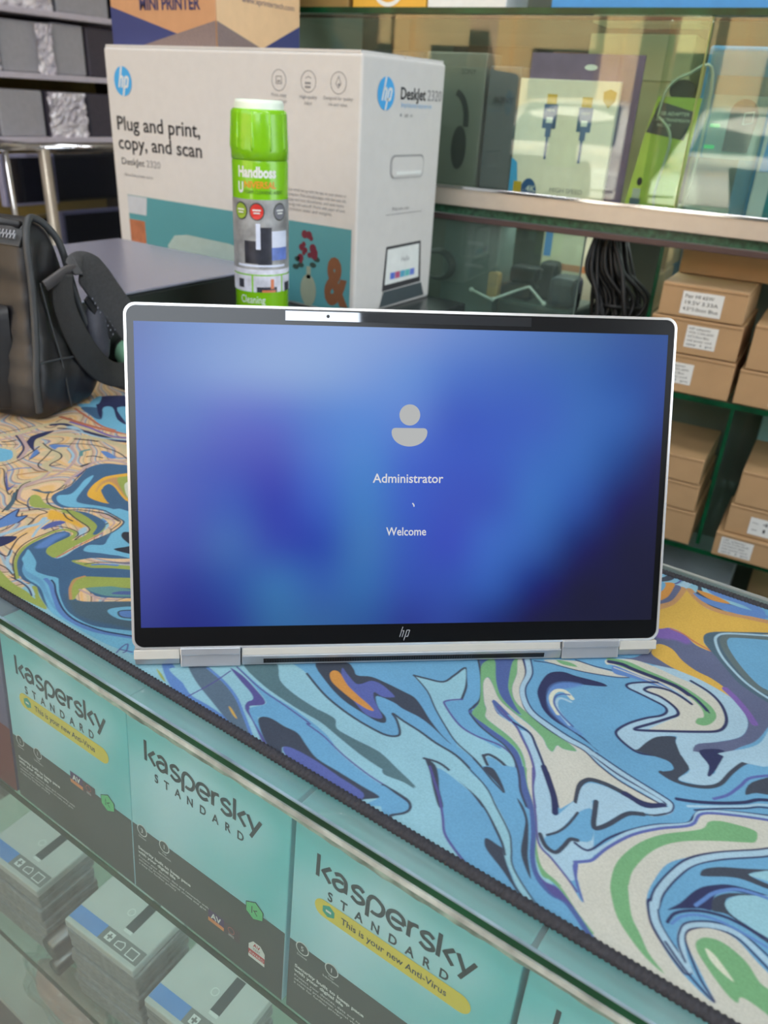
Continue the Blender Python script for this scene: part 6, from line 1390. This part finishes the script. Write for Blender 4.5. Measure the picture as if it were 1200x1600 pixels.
# blue adapter pack
t = sthing('adapter_pack', 'blue-framed blister pack with a dark round-ended adapter, lettered ADAPTER 10', 'retail pack', -0.2480, 0.045, ZR, 0.04)
b = MB(); b.box(0, 0.100, 0, 0.014, 0, 0.242); b.build('card', mat('sky_blue_card', (84, 148, 196), 0.4), t, bevel=0.004)
b = MB().frame((0, 0, 0), (1, 0, 0), (0, 0, 1)); b.use(mat('pale_inner_card', (172, 184, 186), 0.4)); b.flat(rrect(0.020, 0.094, 0.100, 0.206, 0.003), 0.0005); b.use(mat('mauve_band_print', (128, 118, 120), 0.5)); b.rect(0.018, 0.098, 0.182, 0.206, 0.0008)
b.use(mat('charcoal_panel', (76, 80, 86), 0.5)); b.rect(0.001, 0.072, 0.034, 0.100, 0.0006); b.use(mat('white_panel', (214, 220, 214), 0.5)); b.rect(0.001, 0.074, 0.001, 0.034, 0.0006)
b.use(m_pk); b.text('Type-C3.1 USB3', 0.008, 0.0220, 0.0090, 0.0009, fit=0.055); b.text('ADAPTER 10', 0.010, 0.0085, 0.0110, 0.0009, fit=0.052, bold=0.03)
b.use(mat('maroon_adapter', (84, 58, 62), 0.35)); b.prism(arc(0.064, 0.160, 0.018, 20, 180, 12, 0.018) + [(0.046, 0.110), (0.080, 0.110), (0.084, 0.160)], 0.0006, 0.006); b.use(m_white); b.stroke([(0.066, 0.146), (0.078, 0.148), (0.078, 0.162), (0.066, 0.160)], 0.001, 0.0062, True)
b.use(emission('glowing_green', (40, 230, 110), 0.8)); b.rect(0.022, 0.036, 0.140, 0.145, 0.0010); b.rect(0.020, 0.034, 0.112, 0.117, 0.0010)  # two emissive green bars on the card
b.build('print', None, t)
b = MB(); b.prism([(0.004, -0.003), (0.096, -0.003), (0.092, -0.014), (0.010, -0.014)], 0.006, 0.236); b.build('blister', blister(), t, bevel=0.003)
t = sthing('blue_product_pack', 'pale pack with a vertical blue word strip and teal bottle shapes, right picture edge', 'retail pack', -0.1480, 0.030, ZR, 0.03)
b = MB(); b.box(0, 0.150, 0, 0.016, 0, 0.218); b.build('card', mat('pale_aqua_card', (168, 186, 192), 0.4, var=0.08, scale=20), t, bevel=0.003)
b = MB().frame((0, 0, 0), (1, 0, 0), (0, 0, 1)); b.use(mat('mid_blue_print', (70, 140, 200), 0.4)); b.flat([(0.004, 0.088), (0.022, 0.088), (0.024, 0.160), (0.008, 0.160)], 0.0006); b.use(mat('dark_teal_print', (28, 120, 136), 0.25)); b.rect(0.022, 0.046, 0.002, 0.110, 0.0006); b.rect(0.052, 0.080, 0.002, 0.120, 0.0006); b.rect(0.086, 0.12, 0.002, 0.118, 0.0006)
b.use(m_white); b.frame((0.017, 0, 0.094), (0, 0, 1), (-1, 0, 0)); b.text('earldom', 0.0, 0.0, 0.012, -0.0010, fit=0.05)
b.build('print', None, t)
# left part behind the glass
t = sthing('headphone_box', 'grey-green carton with a dark headphone picture, right beside the printer carton', 'box', -0.7000, 0.060, ZR)
b = MB(); b.box(0, 0.110, 0, 0.06, 0, 0.226); b.build('carton', mat('sage_carton', (112, 114, 108), 0.5), t, bevel=0.002)
b = MB().frame((0, 0, 0), (1, 0, 0), (0, 0, 1)); b.use(m_pk); b.text('SONY', 0.066, 0.195, 0.0110, 0.0005, fit=0.026); b.flat(arc(0.072, 0.085, 0.014, 0, 360, 20, 0.034)[:-1], 0.0005); b.stroke(arc(0.056, 0.125, 0.026, -10, 80, 10, 0.044), 0.010, 0.0006); b.build('print', None, t)
t = sthing('speaker_box', 'dark slate carton between the headphone carton and the white cable card', 'box', -0.5820, 0.055, ZR)
b = MB(); b.box(0, 0.056, 0, 0.07, 0, 0.208); b.build('carton', mat('slate_blue_carton', (80, 86, 92), 0.5), t, bevel=0.002)
b = MB().frame((0, 0, 0), (1, 0, 0), (0, 0, 1)); b.use(m_pk); b.text('SONY', 0.012, 0.156, 0.012, 0.0005, fit=0.036, bold=0.04); b.build('print', None, t)
for (nm, x, y, w, d, h, c3, lb) in (('back_carton', -0.86, 0.13, 0.12, 0.10, 0.23, (66, 74, 78), 'dusky blue carton deep behind the glass above the printer carton'),
                                    ('back_carton', -0.72, 0.20, 0.16, 0.10, 0.245, (92, 84, 70), 'tan-grey carton deep behind the glass'),
                                    ('back_carton', -0.54, 0.22, 0.06, 0.08, 0.24, (168, 106, 72), 'rust-orange carton deep behind the glass'),
                                    ('back_carton', -0.47, 0.20, 0.17, 0.10, 0.200, (214, 204, 158), 'cream carton deep behind the white cable card'),
                                    ('back_carton', -0.47, 0.20, 0.17, 0.09, 0.066, (226, 222, 184), 'pale cream carton stacked on the deep cream carton'),
                                    ('back_carton', -0.285, 0.21, 0.11, 0.08, 0.225, (196, 186, 128), 'straw-coloured carton behind the green blister card'),
                                    ('back_carton', -0.16, 0.21, 0.30, 0.08, 0.250, (100, 92, 80), 'brown-grey carton behind the blue packs')):
    z = ZR + (0.2005 if 'stacked' in lb else 0); t = sthing(nm, lb, 'carton', x, y, z, 0, 'cartons at the back of the upper shelf')
    b = MB(); b.box(0, w, 0, d, 0, h); b.build('carton', mat('carton_%s' % lb.split()[0].replace('-', '_'), c3, 0.6, var=0.1, scale=12), t, bevel=0.002)
# on the top glass shelf
t = sthing('yellow_box', 'orange-yellow carton with a big white circle on the top glass shelf', 'box', -0.8300, 0.030, 0.4245)
b = MB(); b.box(0, 0.137, 0, 0.09, 0, 0.12); b.build('carton', mat('amber_carton', (224, 172, 60), 0.5), t, bevel=0.002)
b = MB().frame((0, 0, 0), (1, 0, 0), (0, 0, 1)); b.use(m_white); b.ring(0.068, 0.034, 0.028, 0.006, 0.0005); b.build('print', None, t)
t = sthing('white_box', 'plain white carton next to the orange-yellow one on the top glass shelf', 'box', -0.6900, 0.030, 0.4245)
b = MB(); b.box(0, 0.135, 0, 0.09, 0, 0.11); b.build('carton', mat('cool_white_carton', (222, 226, 226), 0.5), t, bevel=0.002)
t = sthing('brown_box', 'brown carton behind the peach carton on the top glass shelf', 'box', -0.900, 0.030, 0.4245)
b = MB(); b.box(-0.06, 0.062, 0, 0.09, 0, 0.11); b.build('carton', mat('olive_brown_carton', (150, 122, 70), 0.6), t, bevel=0.002)
t = sthing('blue_box', 'bright blue carton on the top glass shelf at the right', 'box', -0.4800, 0.020, 0.4245)
b = MB(); b.box(0, 0.62, 0, 0.09, 0, 0.10); b.build('carton', mat('azure_carton', (64, 146, 214), 0.5), t, bevel=0.002)

# shop-front pillars on the open side, out of the picture (their reflections cross the panes)
for (x_, w_, c3, nm) in ((-0.98, 0.17, (150, 98, 66), 'brown'), (-1.98, 0.12, (226, 186, 150), 'peach')):
    b = MB(); b.box(x_ - w_ / 2, x_ + w_ / 2, -2.62, -2.46, FZ, 2.2); struct(b.build('trim_pillar', mat('pillar_' + nm, c3, 0.6)))
# ------------------------------------------------------------------ the street behind the customer (seen in the panes' reflections)
b = MB(); b.box(-14, 14, -16, -2.5, FZ - 0.12, FZ - 0.051); struct(b.build('trim_street', mat('street_paving', (176, 160, 132), 0.8, var=0.15, scale=1)))
t = thing('street_building', 'sunlit beige building across the street, reflected in the cabinet glass', 'building', (-2, -13, FZ - 0.05))
b = MB(); b.box(-9, 9, -0.6, 0, 0, 6.0); b.build('facade', mat('beige_render', (206, 178, 132), 0.8, var=0.06, scale=2), t)
for i in range(9):
    for z in (0.0, 2.9):
        b = MB(); b.box(-8.3 + 1.9 * i, -7.2 + 1.9 * i, 0.0, 0.03, z + 0.3, z + 2.3); b.build('shop_window' if z == 0 else 'window', mat('dark_window', (60, 58, 52), 0.1), t)
for i in range(10):
    b = MB(); b.box(-8.95 + 1.9 * i, -8.65 + 1.9 * i, 0.0, 0.25, 0, 6.0); b.build('pilaster', mat('sandstone', (226, 186, 130), 0.8), t)
def car(label, x, y, rz):
    t = thing('parked_car', label, 'car', (x, y, FZ - 0.05), rz, 'white cars parked outside')
    m_cp = mat('white_car_paint', (226, 222, 214), 0.25, coat=0.8)
    prof = crom([(2.1, .25), (2.15, .62), (1.9, .82), (1.05, .98), (0.25, 1.45), (-.9, 1.48), (-1.7, 1.15), (-2.05, .95), (-2.12, .5), (-2.05, .25)], 6)
    b = MB(); rings = []
    for yy, k in ((-.88, .93), (-.84, .98), (-.6, 1), (0, 1.01), (.6, 1), (.84, .98), (.88, .93)):
        rings.append([b.p(px * (0.99 if abs(yy) > .8 else 1), yy * (1 if pz < 1.0 else 1 - (pz - 1.0) * 0.45), .25 + (pz - .25) * k) for px, pz in prof])
    for i in range(len(rings) - 1):
        for k in range(len(prof) - 1): b.face((rings[i][k], rings[i + 1][k], rings[i + 1][k + 1], rings[i][k + 1]))
    b.face(rings[0]); b.face(rings[-1][::-1]); b.build('body', m_cp, t, smooth=True)
    b = MB(); b.face([b.p(1.00, -.66, 1.02), b.p(1.00, .66, 1.02), b.p(.34, .58, 1.44), b.p(.34, -.58, 1.44)]); b.build('windscreen', mat('car_glass', (70, 92, 92), 0.05), t)
    for s in (-1, 1):
        b = MB(); b.face([b.p(.80, s * .885, 1.0), b.p(.2, s * .76, 1.38), b.p(-.9, s * .76, 1.40), b.p(-1.5, s * .885, 1.02)]); b.build('side_window', mat('car_glass', (70, 92, 92), 0.05), t)
        b = MB(); b.box(2.10, 2.17, s * .75 - .14, s * .75 + .14, .62, .76); b.build('headlamp', mat('lamp_glass', (230, 230, 226), 0.1), t)
        for xx in (1.35, -1.3):
            b = MB().frame((xx, s * .80, .32), (1, 0, 0), (0, 0, 1)); b.lathe([(0, -.1), (.30, -.1), (.32, -.06), (.32, .06), (.30, .1), (0, .1)], 28); b.build('wheel', mat('tyre', (30, 30, 30), 0.7), t)
    b = MB(); b.box(2.12, 2.17, -.45, .45, .42, .56); b.build('grille', m_dark, t)
car('white parked car outside, left of the two reflected in the cabinet glass', -2.75, -8.9, math.radians(88))
car('white parked car outside, right of the two reflected in the cabinet glass', -0.55, -8.9, math.radians(90))

# ------------------------------------------------------------------ pieces that belong to a part hang under that part
NEST = {'user_icon': 'display', 'screen_text': 'display', 'vent_fins': 'vent', 'webcam': 'camera_strip', 'maker_mark': 'bezel', 'camera_strip': 'bezel', 'nozzle_ring': 'cap',
        'lid_seam': 'carton', 'label': 'carton', 'printed_band': 'carton', 'yellow_flash': 'carton', 'green_badge': 'carton', 'test_badge': 'carton', 'award_badge': 'carton', 'brand_lettering': 'carton', 'small_print': 'carton',
        'printed_strip': 'carton', 'printed_adapter': 'carton', 'zip_pull': 'front_pocket', 'plastic_wrap': 'casing', 'label_lettering': 'can', 'label_picture': 'can',
        'divider_edge': 'glass_divider', 'panel': 'casing', 'round_logo': 'carton', 'feature_icon': 'carton', 'hand_hole': 'carton', 'front_picture': 'carton', 'laptop_picture': 'carton'}
base_name = lambda o: o.name.split('.')[0]
depth1 = [o for o in bpy.data.objects if o.parent and not o.parent.parent]
by_root = {}
for o in depth1: by_root.setdefault(o.parent.name, []).append(o)
for root, kids in by_root.items():
    for o in kids:
        want = NEST.get(base_name(o))
        if want == 'bezel' or (want and base_name(o) != want):
            host = [q for q in kids if base_name(q) == want]
            if not host: continue
            if want == 'glass_divider': continue
            o.parent = host[0]
for o in [q for q in bpy.data.objects if base_name(q) == 'webcam']:
    o.parent = [q for q in bpy.data.objects if base_name(q) == 'bezel'][0]
